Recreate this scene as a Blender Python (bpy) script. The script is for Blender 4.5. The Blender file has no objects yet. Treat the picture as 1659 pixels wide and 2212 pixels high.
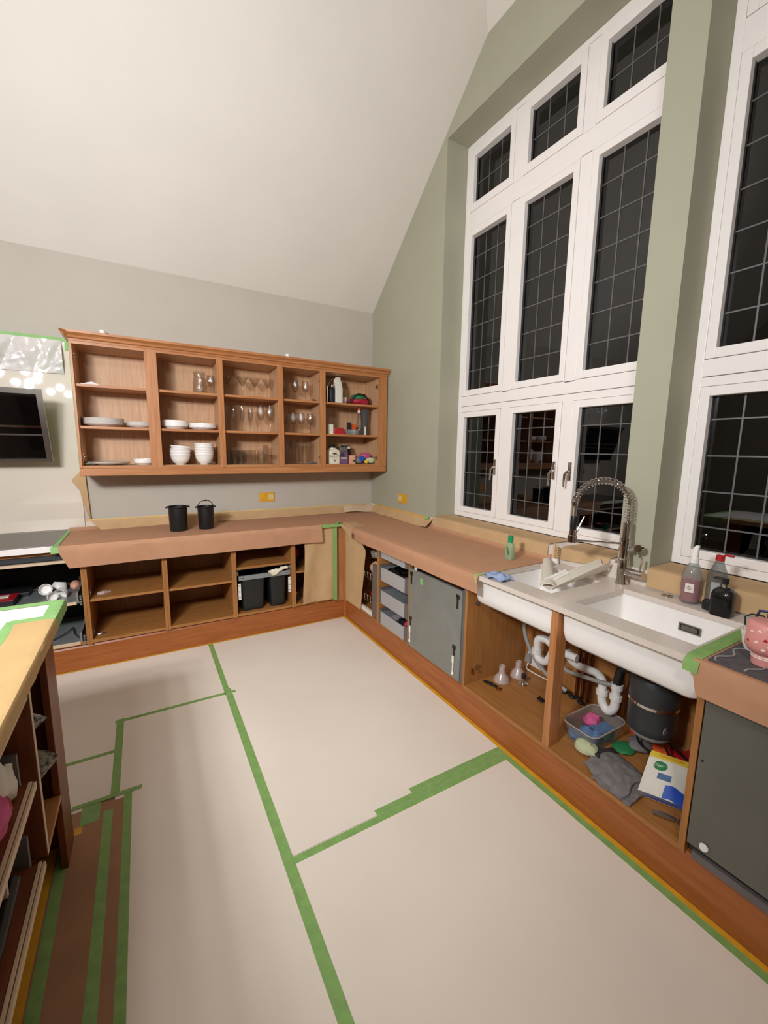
import bpy, bmesh, math, random
from mathutils import Vector, Matrix, noise
random.seed(7)
SC = bpy.context.scene
COL = SC.collection
PI = math.pi
# ------------------------------------------------------------------ camera
cam_d = bpy.data.cameras.new('camera')
cam = bpy.data.objects.new('camera', cam_d); COL.objects.link(cam)
cam_d.sensor_fit = 'HORIZONTAL'; cam_d.sensor_width = 36.0
cam_d.lens = 36.0 * 899.217 / 1659.0
cam_d.clip_start = 0.02
_r = Vector((0.86642022, -0.49912855, 0.01366374)); _u = Vector((0.06212579, 0.13491358, 0.98890784)); _f = Vector((0.49543556, 0.85596087, -0.14790061))
_m = Matrix((_r, _u, -_f)).transposed().to_4x4(); _m.translation = (-2.1763, -4.0485, 1.5812)
cam.matrix_world = _m
SC.camera = cam
SC.cycles.transparent_max_bounces = 32
# ------------------------------------------------------------------ view, night sky outside
SC.view_settings.view_transform = 'Standard'; SC.view_settings.look = 'None'
SC.view_settings.exposure = 0.0; SC.view_settings.gamma = 1.0; SC.view_settings.use_curve_mapping = False
W = bpy.data.worlds.new('night'); SC.world = W; W.use_nodes = True
W.node_tree.nodes['Background'].inputs[0].default_value = (0.010, 0.011, 0.014, 1); W.node_tree.nodes['Background'].inputs[1].default_value = 0.35
# ------------------------------------------------------------------ the lamp cluster over the island (bulbs hang out of frame, to the left)
LAMP_COL = (0.915, 0.948, 0.985)
BULBS = [(-3.74, -3.45, 2.52), (-3.61, -3.62, 2.43), (-3.47, -3.45, 2.56), (-3.36, -3.62, 2.56), (-3.49, -3.75, 2.46), (-3.35, -3.45, 2.46), (-3.48, -3.62, 2.39), (-3.24, -3.6, 2.33), (-3.11, -3.45, 2.38), (-3.04, -3.62, 2.31)]
LAMP_W = 48.0
AIM = Vector((0.64, 0.80, -0.12))
for b in BULBS:      # adjustable spot heads turned towards the far corner of the kitchen
    l = bpy.data.lights.new('spot_light', 'SPOT'); l.energy = LAMP_W; l.color = LAMP_COL; l.shadow_soft_size = 0.04; l.spot_size = math.radians(142); l.spot_blend = 1.0
    o = bpy.data.objects.new('spot_light', l); o.location = b; o.rotation_euler = AIM.to_track_quat('-Z', 'Y').to_euler(); COL.objects.link(o)
# unseen fill lights added to brighten the room, left of and behind the camera
for (p, w, s) in [((-5.2, -2.6, 2.4), 22, 0.12), ((-3.1, -5.0, 3.4), 72, 0.15)]:
    l = bpy.data.lights.new('fill_light', 'POINT'); l.energy = w; l.color = LAMP_COL; l.shadow_soft_size = s
    o = bpy.data.objects.new('fill_light', l); o.location = p; COL.objects.link(o)

# ------------------------------------------------------------------ materials
def lin(c):
    r = []
    for x in c:
        x /= 255.0
        r.append(x / 12.92 if x <= 0.04045 else ((x + 0.055) / 1.055) ** 2.4)
    return (r[0], r[1], r[2], 1.0)
MATS = {}
def mat(name, col, rough=0.5, metal=0.0, var=0.06, scale=9.0, bump=0.0, bscale=180.0, stretch=(1, 1, 1), spec=0.5, coat=0.0, col2=None, detail=3.0):
    m = bpy.data.materials.new(name); m.use_nodes = True
    nt = m.node_tree; b = nt.nodes['Principled BSDF']
    b.inputs['Roughness'].default_value = rough; b.inputs['Metallic'].default_value = metal
    b.inputs['Specular IOR Level'].default_value = spec; b.inputs['Coat Weight'].default_value = coat
    tc = nt.nodes.new('ShaderNodeTexCoord'); mp = nt.nodes.new('ShaderNodeMapping'); mp.inputs['Scale'].default_value = stretch
    nt.links.new(tc.outputs['Object'], mp.inputs['Vector'])
    c = lin(col); c2 = lin(col2) if col2 else tuple(x * (1 - 2.2 * var) for x in c[:3]) + (1,)
    if var > 0 or col2:
        n = nt.nodes.new('ShaderNodeTexNoise'); n.inputs['Scale'].default_value = scale; n.inputs['Detail'].default_value = detail
        rp = nt.nodes.new('ShaderNodeValToRGB'); rp.color_ramp.elements[0].position = 0.35; rp.color_ramp.elements[1].position = 0.68
        rp.color_ramp.elements[0].color = c2; rp.color_ramp.elements[1].color = c
        nt.links.new(mp.outputs[0], n.inputs['Vector']); nt.links.new(n.outputs['Fac'], rp.inputs['Fac']); nt.links.new(rp.outputs['Color'], b.inputs['Base Color'])
    else:
        b.inputs['Base Color'].default_value = c
    if bump > 0:
        n2 = nt.nodes.new('ShaderNodeTexNoise'); n2.inputs['Scale'].default_value = bscale; n2.inputs['Detail'].default_value = 2.0
        bp = nt.nodes.new('ShaderNodeBump'); bp.inputs['Strength'].default_value = bump; bp.inputs['Distance'].default_value = 0.004
        nt.links.new(mp.outputs[0], n2.inputs['Vector']); nt.links.new(n2.outputs['Fac'], bp.inputs['Height']); nt.links.new(bp.outputs['Normal'], b.inputs['Normal'])
    MATS[name] = m
    return m
def wood(name, col, col2, axis, rough=0.42):
    s = [22.0, 22.0, 22.0]; s['xyz'.index(axis)] = 1.6
    return mat(name, col, rough=rough, col2=col2, scale=2.4, stretch=tuple(s), bump=0.04, bscale=9.0, detail=5.0)
def glassy(name, tint=(255, 255, 255), ior=1.5, rough=0.0, boost=0.7, base=0.04, diff=0.0, dcol=None):
    # thin clear sheet: see-through with a Fresnel mirror layer, plus an optional milky part
    m = bpy.data.materials.new(name); m.use_nodes = True; nt = m.node_tree; nt.nodes.clear()
    out = nt.nodes.new('ShaderNodeOutputMaterial'); tr = nt.nodes.new('ShaderNodeBsdfTransparent'); gl = nt.nodes.new('ShaderNodeBsdfGlossy')
    tr.inputs[0].default_value = lin(tint); gl.inputs['Roughness'].default_value = rough
    fr = nt.nodes.new('ShaderNodeLayerWeight'); pw = nt.nodes.new('ShaderNodeMath'); pw.operation = 'POWER'; pw.inputs[1].default_value = 4.5
    mu = nt.nodes.new('ShaderNodeMath'); mu.operation = 'MULTIPLY_ADD'; mu.use_clamp = True; mu.inputs[1].default_value = boost; mu.inputs[2].default_value = base
    nt.links.new(fr.outputs['Facing'], pw.inputs[0]); nt.links.new(pw.outputs[0], mu.inputs[0])
    mx = nt.nodes.new('ShaderNodeMixShader'); nt.links.new(mu.outputs[0], mx.inputs[0]); nt.links.new(gl.outputs[0], mx.inputs[2])
    src = tr
    if diff > 0:
        d = nt.nodes.new('ShaderNodeBsdfDiffuse'); d.inputs[0].default_value = lin(dcol or tint)
        m2 = nt.nodes.new('ShaderNodeMixShader'); m2.inputs[0].default_value = diff
        nt.links.new(tr.outputs[0], m2.inputs[1]); nt.links.new(d.outputs[0], m2.inputs[2]); src = m2
    nt.links.new(src.outputs[0], mx.inputs[1]); nt.links.new(mx.outputs[0], out.inputs[0])
    MATS[name] = m
    return m
mat('wall_grey', (186, 177, 164), 0.85, var=0.02, scale=3, bump=0.05, bscale=140)
mat('wall_sage', (167, 164, 142), 0.85, var=0.02, scale=3, bump=0.05, bscale=140)
mat('ceiling_white', (224, 216, 206), 0.9, var=0.015, scale=2, bump=0.04, bscale=120)
mat('upvc', (240, 232, 226), 0.35, var=0.01, scale=4, bump=0.03, bscale=60)
mat('gasket', (70, 66, 64), 0.6, var=0)
mat('lead', (118, 116, 116), 0.45, metal=0.6, var=0.05, scale=30)
glassy('pane_glass', tint=(112, 114, 118), boost=0.85, base=0.082)
glassy('clear_glass', tint=(244, 243, 241), boost=0.75, base=0.075)
glassy('clear_plastic', tint=(235, 238, 238), ior=1.4, rough=0.08, boost=1.0, diff=0.10, dcol=(235, 235, 235))
glassy('frosted_plastic', tint=(238, 230, 228), ior=1.4, rough=0.25, boost=1.0, diff=0.4, dcol=(235, 215, 205))
glassy('green_gel', tint=(205, 225, 200), ior=1.4, rough=0.05, diff=0.35, dcol=(200, 215, 185))
glassy('pink_liquid', tint=(232, 110, 112), ior=1.35, rough=0.05, diff=0.7, dcol=(216, 46, 54))
glassy('smoke_glass', tint=(205, 207, 208), diff=0.16, dcol=(150, 152, 154))
mat('board', (236, 222, 207), 0.8, var=0.03, scale=1.6, bump=0.03, bscale=90)
mat('floor_base', (150, 120, 90), 0.7)
OAK, OAK2 = (188, 128, 80), (168, 106, 58)
for ax in 'xyz':
    wood('oak_' + ax, OAK, OAK2, ax); wood('panel_' + ax, (170, 116, 62), (154, 100, 48), ax, 0.5); wood('pale_' + ax, (206, 164, 126), (192, 146, 106), ax, 0.5)
    wood('plinth_' + ax, (168, 98, 46), (150, 82, 34), ax, 0.4)
    wood('cherry_' + ax, (128, 66, 34), (104, 50, 24), ax, 0.4)
mat('edge_pale', (214, 186, 156), 0.5, var=0.04)
mat('kraft', (188, 138, 104), 0.8, var=0.035, scale=14, bump=0.10, bscale=45)
mat('kraft_tan', (196, 160, 116), 0.8, var=0.04, scale=10, bump=0.12, bscale=30)
mat('kraft_yellow', (200, 164, 112), 0.75, var=0.05, scale=8, bump=0.25, bscale=14)
mat('kraft_floor', (168, 124, 92), 0.8, var=0.08, scale=5, bump=0.10, bscale=20)
mat('tape_green', (136, 174, 98), 0.6, var=0.08, scale=24, bump=0.08, bscale=90)
mat('tape_green_pale', (140, 186, 112), 0.6, var=0.06, scale=24, bump=0.08, bscale=90)
mat('tape_yellow', (226, 166, 36), 0.55, var=0.07, scale=20)
mat('tape_cream', (222, 190, 122), 0.6, var=0.05, scale=20)
mat('stone', (216, 202, 190), 0.22, var=0.02, scale=60, spec=0.5)
mat('ceramic', (240, 234, 228), 0.18, var=0.01, scale=20)
mat('china', (240, 234, 228), 0.22, var=0)
mat('chrome', (205, 200, 196), 0.09, metal=1.0, var=0)
mat('steel', (176, 172, 168), 0.28, metal=1.0, var=0.03, scale=40)
mat('brass', (176, 130, 80), 0.3, metal=1.0, var=0)
mat('copper', (150, 96, 62), 0.35, metal=1.0, var=0.05)
mat('black_plastic', (20, 20, 21), 0.42, var=0.05, scale=30)
mat('bin_plastic', (26, 28, 27), 0.38, var=0.05, scale=6)
mat('black_glass', (6, 6, 7), 0.05, var=0, coat=0.3)
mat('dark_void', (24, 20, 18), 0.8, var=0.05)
mat('grey_metal', (148, 150, 150), 0.35, metal=0.35, var=0.03, scale=20)
mat('grey_drawer', (168, 164, 162), 0.5, var=0.02, scale=40)
mat('grey_rail', (112, 106, 104), 0.5, metal=0.3, var=0.04)
mat('panel_grey', (138, 138, 130), 0.42, metal=0.25, var=0.05, scale=7, bump=0.02)
mat('panel_dark', (104, 102, 92), 0.45, metal=0.2, var=0.04, scale=6)
mat('hob_grey', (92, 86, 76), 0.3, var=0.03)
mat('white_plastic', (236, 230, 224), 0.4, var=0.01)
mat('offwhite', (226, 216, 200), 0.45, var=0.03)
mat('pipe_white', (226, 222, 216), 0.35, var=0.02)
mat('pipe_grey', (150, 146, 140), 0.5, var=0.04)
mat('charcoal', (56, 58, 60), 0.42, var=0.05)
mat('foil', (226, 219, 214), 0.27, metal=0.2, var=0.02)
mat('splash', (220, 206, 190), 0.022, var=0.015, scale=2, spec=0.6)
mat('cloth_blue', (150, 164, 196), 0.9, var=0.08, scale=60, bump=0.4, bscale=260)
mat('cloth_denim', (92, 120, 158), 0.9, var=0.10, scale=50, bump=0.3, bscale=220)
mat('cloth_grey', (128, 122, 120), 0.95, var=0.10, scale=50, bump=0.4, bscale=220)
mat('cloth_pink', (206, 92, 138), 0.95, var=0.1, scale=50, bump=0.3, bscale=200)
mat('mat_grey', (92, 86, 88), 0.95, var=0.12, scale=40, bump=0.4, bscale=200)
mat('pink', (226, 150, 142), 0.4, var=0.03)
mat('heart_white', (250, 224, 208), 0.5, var=0)
mat('red', (178, 22, 32), 0.45, var=0.06)
mat('crimson', (176, 30, 58), 0.6, var=0.12, scale=30)
mat('green', (44, 128, 74), 0.5, var=0.06)
mat('cap_green', (0, 140, 84), 0.4, var=0)
mat('orange', (232, 92, 36), 0.5, var=0.06)
mat('navy', (52, 54, 96), 0.5, var=0.05)
mat('blue', (36, 84, 190), 0.45, var=0.1)
mat('purple', (118, 82, 118), 0.4, var=0.08)
mat('bin_black', (30, 29, 31), 0.5, var=0.05)
mat('cream', (232, 222, 196), 0.4, var=0.02)
mat('wood_light', (214, 180, 130), 0.5, var=0.06)
mat('ink', (52, 48, 46), 0.6, var=0)
mat('yellow', (226, 196, 60), 0.45, var=0.03)
mat('sage_cloth', (196, 200, 160), 0.9, var=0.06)
mat('paper_white', (228, 222, 208), 0.8, var=0.04)
mat('newsprint', (190, 182, 168), 0.9, var=0, col2=(70, 66, 62), scale=70)
mat('marble_black', (14, 14, 15), 0.14, var=0, col2=(28, 27, 28), scale=13)
mat('peach', (232, 170, 140), 0.5, var=0.08, scale=30)
mat('parquet', (150, 96, 56), 0.5, var=0.05)

# ------------------------------------------------------------------ mesh helpers
class MB:
    def __init__(s): s.v = []; s.f = []; s.sm = []
    def add(s, vs, fs, smooth=False):
        n = len(s.v); s.v += [tuple(v) for v in vs]; s.f += [[i + n for i in f] for f in fs]; s.sm += [smooth] * len(fs); return s
    def box(s, x0, x1, y0, y1, z0, z1, b=0.0):
        if x0 > x1: x0, x1 = x1, x0
        if y0 > y1: y0, y1 = y1, y0
        if z0 > z1: z0, z1 = z1, z0
        vs = [(x, y, z) for x in (x0, x1) for y in (y0, y1) for z in (z0, z1)]
        fs = [(0, 1, 3, 2), (4, 6, 7, 5), (0, 4, 5, 1), (2, 3, 7, 6), (0, 2, 6, 4), (1, 5, 7, 3)]
        if b <= 0: return s.add(vs, fs)
        bm = bmesh.new(); bv = [bm.verts.new(v) for v in vs]
        for f in fs: bm.faces.new([bv[i] for i in f])
        bmesh.ops.bevel(bm, geom=list(bm.edges), offset=b, segments=2, affect='EDGES', profile=0.5)
        bm.verts.index_update()
        s.add([v.co[:] for v in bm.verts], [[v.index for v in f.verts] for f in bm.faces]); bm.free(); return s
    def lathe(s, prof, n=24, c=(0, 0, 0), axis='z', smooth=True, closed=True):
        vs = []; fs = []
        for (r, h) in prof:
            for i in range(n):
                a = 2 * PI * i / n; p = (r * math.cos(a), r * math.sin(a), h)
                if axis == 'x': p = (h, r * math.cos(a), r * math.sin(a))
                if axis == 'y': p = (r * math.sin(a), h, r * math.cos(a))
                vs.append((p[0] + c[0], p[1] + c[1], p[2] + c[2]))
        for k in range(len(prof) - 1):
            for i in range(n):
                j = (i + 1) % n; fs.append((k * n + i, k * n + j, (k + 1) * n + j, (k + 1) * n + i))
        if closed:
            if prof[0][0] > 1e-5: fs.append(tuple(range(n))[::-1])
            if prof[-1][0] > 1e-5: fs.append(tuple((len(prof) - 1) * n + i for i in range(n)))
        return s.add(vs, fs, smooth)
    def tube(s, pts, r, n=10, cap=True, smooth=True):
        pts = [Vector(p) for p in pts]; m = len(pts); rs = r if isinstance(r, (list, tuple)) else [r] * m
        t = [(pts[min(i + 1, m - 1)] - pts[max(i - 1, 0)]).normalized() for i in range(m)]
        a = Vector((0, 0, 1)) if abs(t[0].z) < 0.9 else Vector((1, 0, 0)); u = t[0].cross(a).normalized(); vs = []; fs = []
        for i in range(m):
            u = (u - t[i] * u.dot(t[i])).normalized(); w = t[i].cross(u)
            for k in range(n):
                g = 2 * PI * k / n; vs.append(pts[i] + (u * math.cos(g) + w * math.sin(g)) * rs[i])
        for i in range(m - 1):
            for k in range(n):
                j = (k + 1) % n; fs.append((i * n + k, i * n + j, (i + 1) * n + j, (i + 1) * n + k))
        if cap: fs += [tuple(range(n))[::-1], tuple((m - 1) * n + k for k in range(n))]
        return s.add(vs, fs, smooth)
    def prism(s, poly, a0, a1, axis='z'):
        def P(p, a):
            return {'z': (p[0], p[1], a), 'y': (p[0], a, p[1]), 'x': (a, p[0], p[1])}[axis]
        n = len(poly); vs = [P(p, a0) for p in poly] + [P(p, a1) for p in poly]
        fs = [tuple(range(n))[::-1], tuple(range(n, 2 * n))] + [(i, (i + 1) % n, n + (i + 1) % n, n + i) for i in range(n)]
        return s.add(vs, fs)
    def sheet(s, fn, nu, nv, th=0.0012, smooth=True):
        # a sheet with real thickness; fn(u,v) -> point
        P = [[Vector(fn(i / nu, j / nv)) for j in range(nv + 1)] for i in range(nu + 1)]; top = []; bot = []
        for i in range(nu + 1):
            for j in range(nv + 1):
                du = P[min(i + 1, nu)][j] - P[max(i - 1, 0)][j]; dv = P[i][min(j + 1, nv)] - P[i][max(j - 1, 0)]
                nn = du.cross(dv); nn = nn.normalized() if nn.length > 1e-9 else Vector((0, 0, 1))
                top.append(P[i][j] + nn * th / 2); bot.append(P[i][j] - nn * th / 2)
        N = len(top); w = nv + 1; fs = []
        for i in range(nu):
            for j in range(nv):
                a, b, c, d = i * w + j, (i + 1) * w + j, (i + 1) * w + j + 1, i * w + j + 1
                fs += [(a, b, c, d), (N + d, N + c, N + b, N + a)]
        for i in range(nu):
            a, b = i * w, (i + 1) * w; fs.append((a, N + a, N + b, b)); a, b = i * w + nv, (i + 1) * w + nv; fs.append((a, b, N + b, N + a))
        for j in range(nv):
            a, b = j, j + 1; fs.append((a, b, N + b, N + a)); a, b = nu * w + j, nu * w + j + 1; fs.append((a, N + a, N + b, b))
        return s.add(top + bot, fs, smooth)
    def blob(s, c, r, amp=0.25, freq=1.5, seed=0, n=16, m=10, flat=None):
        # crumpled closed lump (cloth, bag)
        vs = []; fs = []
        for j in range(m + 1):
            th = PI * j / m
            for i in range(n):
                a = 2 * PI * i / n; d = Vector((math.sin(th) * math.cos(a), math.sin(th) * math.sin(a), math.cos(th)))
                k = 1 + amp * noise.noise(d * freq * 2 + Vector((seed * 7.3, seed, 2.1))) + amp * 0.5 * noise.noise(d * freq * 5 + Vector((seed, 3, 1)))
                p = Vector((d.x * r[0] * k, d.y * r[1] * k, d.z * r[2] * k)) + Vector(c)
                if flat is not None and p.z < flat: p.z = flat
                vs.append(p)
        for j in range(m):
            for i in range(n):
                q = (i + 1) % n; fs.append((j * n + i, (j + 1) * n + i, (j + 1) * n + q, j * n + q))
        return s.add(vs, fs, True)
    def loft(s, rings, smooth=True, cap0=True, cap1=True):
        n = len(rings[0]); vs = [p for r in rings for p in r]; fs = []
        for k in range(len(rings) - 1):
            for i in range(n):
                j = (i + 1) % n; fs.append((k * n + i, k * n + j, (k + 1) * n + j, (k + 1) * n + i))
        if cap0: fs.append(tuple(range(n))[::-1])
        if cap1: fs.append(tuple((len(rings) - 1) * n + i for i in range(n)))
        return s.add(vs, fs, smooth)
    def mesh(s, name, shift=(0, 0, 0)):
        me = bpy.data.meshes.new(name)
        me.from_pydata([(v[0] - shift[0], v[1] - shift[1], v[2] - shift[2]) for v in s.v], [], s.f)
        bm = bmesh.new(); bm.from_mesh(me); bmesh.ops.remove_doubles(bm, verts=bm.verts, dist=1e-6); bmesh.ops.recalc_face_normals(bm, faces=bm.faces)
        bm.to_mesh(me); bm.free()
        if any(s.sm):
            me.polygons.foreach_set('use_smooth', [True] * len(me.polygons)); 
            try: me.set_sharp_from_angle(angle=math.radians(38))
            except Exception: pass
        me.update(); return me
def box(*a, **k): return MB().box(*a, **k)
def rrect(x0, x1, y0, y1, z, r, n=4):
    out = []
    for (cx, cy, a0) in ((x1 - r, y1 - r, 0), (x0 + r, y1 - r, PI / 2), (x0 + r, y0 + r, PI), (x1 - r, y0 + r, 1.5 * PI)):
        for k in range(n + 1):
            a = a0 + PI / 2 * k / n; out.append((cx + r * math.cos(a), cy + r * math.sin(a), z))
    return out
def tag(o, label, cat, group=None, kind=None):
    o['label'] = label
    if cat: o['category'] = cat
    if group: o['group'] = group
    if kind: o['kind'] = kind
    return o
def thing(name, label, cat, loc=(0, 0, 0), group=None):
    o = bpy.data.objects.new(name, None); COL.objects.link(o); o.location = loc; o.empty_display_size = 0.05
    if label: tag(o, label, cat, group)
    return o
def obj(name, mb, m, parent=None, label=None, cat=None, group=None, kind=None, local=False):
    """one mesh object; coordinates are world coordinates unless local"""
    if parent is None:
        xs = [v[0] for v in mb.v]; ys = [v[1] for v in mb.v]; zs = [v[2] for v in mb.v]
        c = (0, 0, 0) if local else ((min(xs) + max(xs)) / 2, (min(ys) + max(ys)) / 2, min(zs))
    elif local: c = (0, 0, 0)
    else:
        q = parent; c = Vector((0, 0, 0))
        while q is not None: c += q.location; q = q.parent
        c = tuple(c)
    me = mb.mesh(name, c); me.materials.append(MATS[m] if isinstance(m, str) else m)
    o = bpy.data.objects.new(name, me); COL.objects.link(o)
    if parent is not None: o.parent = parent
    else: o.location = c
    if label and cat: tag(o, label, cat, group)
    elif label: o['label'] = label
    if kind: o['kind'] = kind
    return o
def struct(name, mb, m): return obj(name, mb, m, kind='structure')
def dup(root, loc, rz=0.0, label=None, parent=None):
    c = root.copy(); COL.objects.link(c); c.location = loc; c.rotation_euler = (0, 0, rz); c.parent = parent
    if label: c['label'] = label
    for ch in root.children:
        d = ch.copy(); COL.objects.link(d); d.parent = c
        for g in ch.children:
            e = g.copy(); COL.objects.link(e); e.parent = d
    return c
def nz(x, y=0.0, z=0.0): return noise.noise(Vector((x, y, z)))
def copy_part(src, parent, loc):
    c = src.copy(); COL.objects.link(c); c.parent = parent; c.location = loc; return c
# ================================================================== THE SETTING
XL, YF = -6.4, -5.76          # far left wall, wall behind the camera
ZE, ZK, ZR = 2.981, 4.339, 5.445
struct('floor', box(XL, 0.0, YF, 0.0, -0.10, 0.0), 'floor_base')
struct('wall_back', box(XL - 0.2, 0.0, 0.0, 0.2, -0.1, 3.2), 'wall_grey')
struct('wall_left', box(XL - 0.2, XL, YF, 0.0, -0.1, 5.7), 'wall_grey')
struct('wall_front', box(XL - 0.2, 0.0, YF - 0.2, YF, -0.1, 3.2), 'wall_grey')
WIN = [(-1.183, -2.796), (-2.960, -4.573)]   # window openings along y
ZS, ZT = 1.0, 3.94                            # sill and head of the openings
wr = MB()
ybr = [0.2, -1.183, -2.796, -2.960, -4.573, YF - 0.2]
for k in (0, 2, 4): wr.box(0.0, 0.36, ybr[k], ybr[k + 1], -0.1, 5.7)
for (a, b) in WIN: wr.box(0.0, 0.36, a, b, -0.1, ZS); wr.box(0.0, 0.36, a, b, ZT, 5.7)
struct('wall_right', wr, 'wall_sage')
XH = -1.596; YR = -2.88
ce = MB(); t = 0.12
def slab3(pts):
    n = len(pts); vs = list(pts) + [(p[0], p[1], p[2] + t) for p in pts]
    ce.add(vs, [tuple(range(n)), tuple(range(n, 2 * n))[::-1]] + [(i, (i + 1) % n, n + (i + 1) % n, n + i) for i in range(n)])
slab3([(0, 0, ZE), (XL, 0, ZE), (XL, YR, ZR), (XH, YR, ZR), (0, -1.588, ZK)])
slab3([(0, YF, ZE), (XL, YF, ZE), (XL, YR, ZR), (XH, YR, ZR), (0, -4.172, ZK)])
slab3([(0, -1.588, ZK), (XH, YR, ZR), (0, -4.172, ZK)])
struct('ceiling', ce, 'ceiling_white')

# ------------------------------------------------------------------ windows
FX = 0.2036            # room-side face of the frames
COLP = 0.54
ROWS = [(1.062, 1.904, 1.106, 1.858, [1.222, 1.397, 1.573, 1.749]),
        (2.031, 3.316, 2.078, 3.283, [2.238, 2.414, 2.590, 2.767, 2.944, 3.120]),
        (3.447, 3.897, 3.503, 3.868, [3.66])]
PANES = {}
def pane_mesh(w, h):
    k = (round(w, 4), round(h, 4))
    if k not in PANES:
        me = box(-0.002, 0.002, -w / 2, w / 2, -h / 2, h / 2).mesh('pane'); me.materials.append(MATS['pane_glass']); PANES[k] = me
    return PANES[k]
def ring(mb, x0, x1, ya, yb, za, zb, wy, wz):
    mb.box(x0, x1, ya, ya - wy, za, zb, 0.003); mb.box(x0, x1, yb + wy, yb, za, zb, 0.003)
    mb.box(x0, x1, ya - wy, yb + wy, za, za + wz, 0.003); mb.box(x0, x1, ya - wy, yb + wy, zb - wz, zb, 0.003)
def build_window(name, y0):
    y1 = y0 - 1.613
    w = thing(name, None, None, (FX, (y0 + y1) / 2, 1.02)); w['kind'] = 'structure'
    fr = MB()
    # outer frame, mullions, transoms
    fr.box(FX, 0.30, y0, y0 - 0.041, 1.02, 3.94, 0.004); fr.box(FX, 0.30, y1 + 0.032, y1, 1.02, 3.94, 0.004)
    for c in (1, 2):
        ym = y0 - 0.541 - (c - 1) * COLP
        for (za, zb) in ((1.055, 1.91), (2.02, 3.325), (3.44, 3.905)): fr.box(FX, 0.30, ym + 0.040, ym - 0.040, za, zb, 0.003)
    for (za, zb) in ((1.02, 1.062), (1.904, 1.948), (1.951, 2.031), (3.316, 3.447), (3.897, 3.94)): fr.box(FX, 0.30, y0 - 0.040, y1 + 0.031, za, zb, 0.003)
    obj('window_frame', fr, 'upvc', w)
    for c in range(3):
        gy0 = y0 - 0.083 - c * COLP; gy1 = gy0 - 0.376
        for ri, (sa, sb, ga, gb, leads) in enumerate(ROWS):
            sm = MB(); sy0, sy1 = gy0 + 0.042, gy1 - 0.042
            x0 = FX - 0.006 if ri == 0 else FX - 0.003
            ring(sm, x0, 0.275, sy0 - 0.002, sy1 + 0.002, sa + 0.002, sb - 0.002, sy0 - gy0, ga - sa)
            sash = obj('sash', sm, 'upvc', w)
            gm = MB(); ring(gm, 0.231, 0.262, gy0 + 0.001, gy1 - 0.001, ga - 0.001, gb + 0.001, 0.004, 0.004)
            obj('gasket', gm, 'gasket', sash)
            ys = [gy0, gy0 - 0.126, gy0 - 0.250, gy1]; zs = [ga] + leads + [gb]
            for i in range(3):
                for j in range(len(zs) - 1):
                    wd = ys[i] - ys[i + 1] - 0.0005; ht = zs[j + 1] - zs[j] - 0.0005
                    p = bpy.data.objects.new('pane', pane_mesh(wd, ht)); COL.objects.link(p); p.parent = sash
                    p.location = Vector((0.250, (ys[i] + ys[i + 1]) / 2, (zs[j] + zs[j + 1]) / 2)) - w.location
            for yy in ys[1:3]: obj('lead_strip', box(0.2455, 0.2545, yy - 0.0035, yy + 0.0035, ga, gb), 'lead', sash)
            for zz in leads: obj('lead_strip', box(0.246, 0.254, gy1, gy0, zz - 0.0035, zz + 0.0035), 'lead', sash)
            if ri == 0:
                side = -1 if c < 2 else 1
                hy = (gy1 - 0.022) if side < 0 else (gy0 + 0.022)
                h = MB(); h.box(x0 - 0.012, x0, hy - 0.011, hy + 0.011, 1.40, 1.52, 0.003)
                h.tube([(x0 - 0.01, hy, 1.46), (x0 - 0.035, hy, 1.458), (x0 - 0.040, hy + 0.012, 1.44), (x0 - 0.040, hy + 0.014, 1.36)], [0.009, 0.009, 0.008, 0.006], 10)
                obj('handle', h, 'chrome', sash)
    return w
build_window('window_1', WIN[0][0])
build_window('window_2', WIN[1][0])

# ------------------------------------------------------------------ floor sheets (protection board) on the floor
FL = bpy.data.objects['floor']
def fsheet(x0, x1, y0, y1, z=0.0022): obj('floor_sheet', box(x0, x1, y0, y1, 0.0003, z), 'board', FL)
fsheet(-1.782, -0.586, -2.655, -0.590); fsheet(-1.782, -0.586, -5.0, -2.657)
fsheet(-2.378, -1.784, -5.0, -1.372); obj('floor_sheet', MB().prism([(-3.4, -0.590), (-3.4, -1.645), (-2.380, -1.645), (-2.380, -1.370), (-1.784, -1.370), (-1.784, -0.590)], 0.0003, 0.0022, 'z'), 'board', FL)
fsheet(-3.4, -2.380, -1.985, -1.647); fsheet(-2.56, -2.46, -2.10, -1.987)
# plinths
pb = MB(); pb.prism([(-0.585, 0.0), (-0.585, 0.166), (-0.578, 0.180), (-0.565, 0.182), (-0.55, 0.182), (-0.55, 0.0)], -3.6, -0.56, 'x')
struct('baseboard_back', pb, 'plinth_x')
pr_ = MB(); pr_.prism([(-0.585, 0.0), (-0.585, 0.166), (-0.578, 0.180), (-0.565, 0.182), (-0.55, 0.182), (-0.55, 0.0)], -5.0, -0.585, 'y')
pr_.prism([(-0.60, -0.584), (-0.585, -0.60), (-0.584, -0.584)], 0.0, 0.17, 'z')
struct('baseboard_right', pr_, 'plinth_y')
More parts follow.
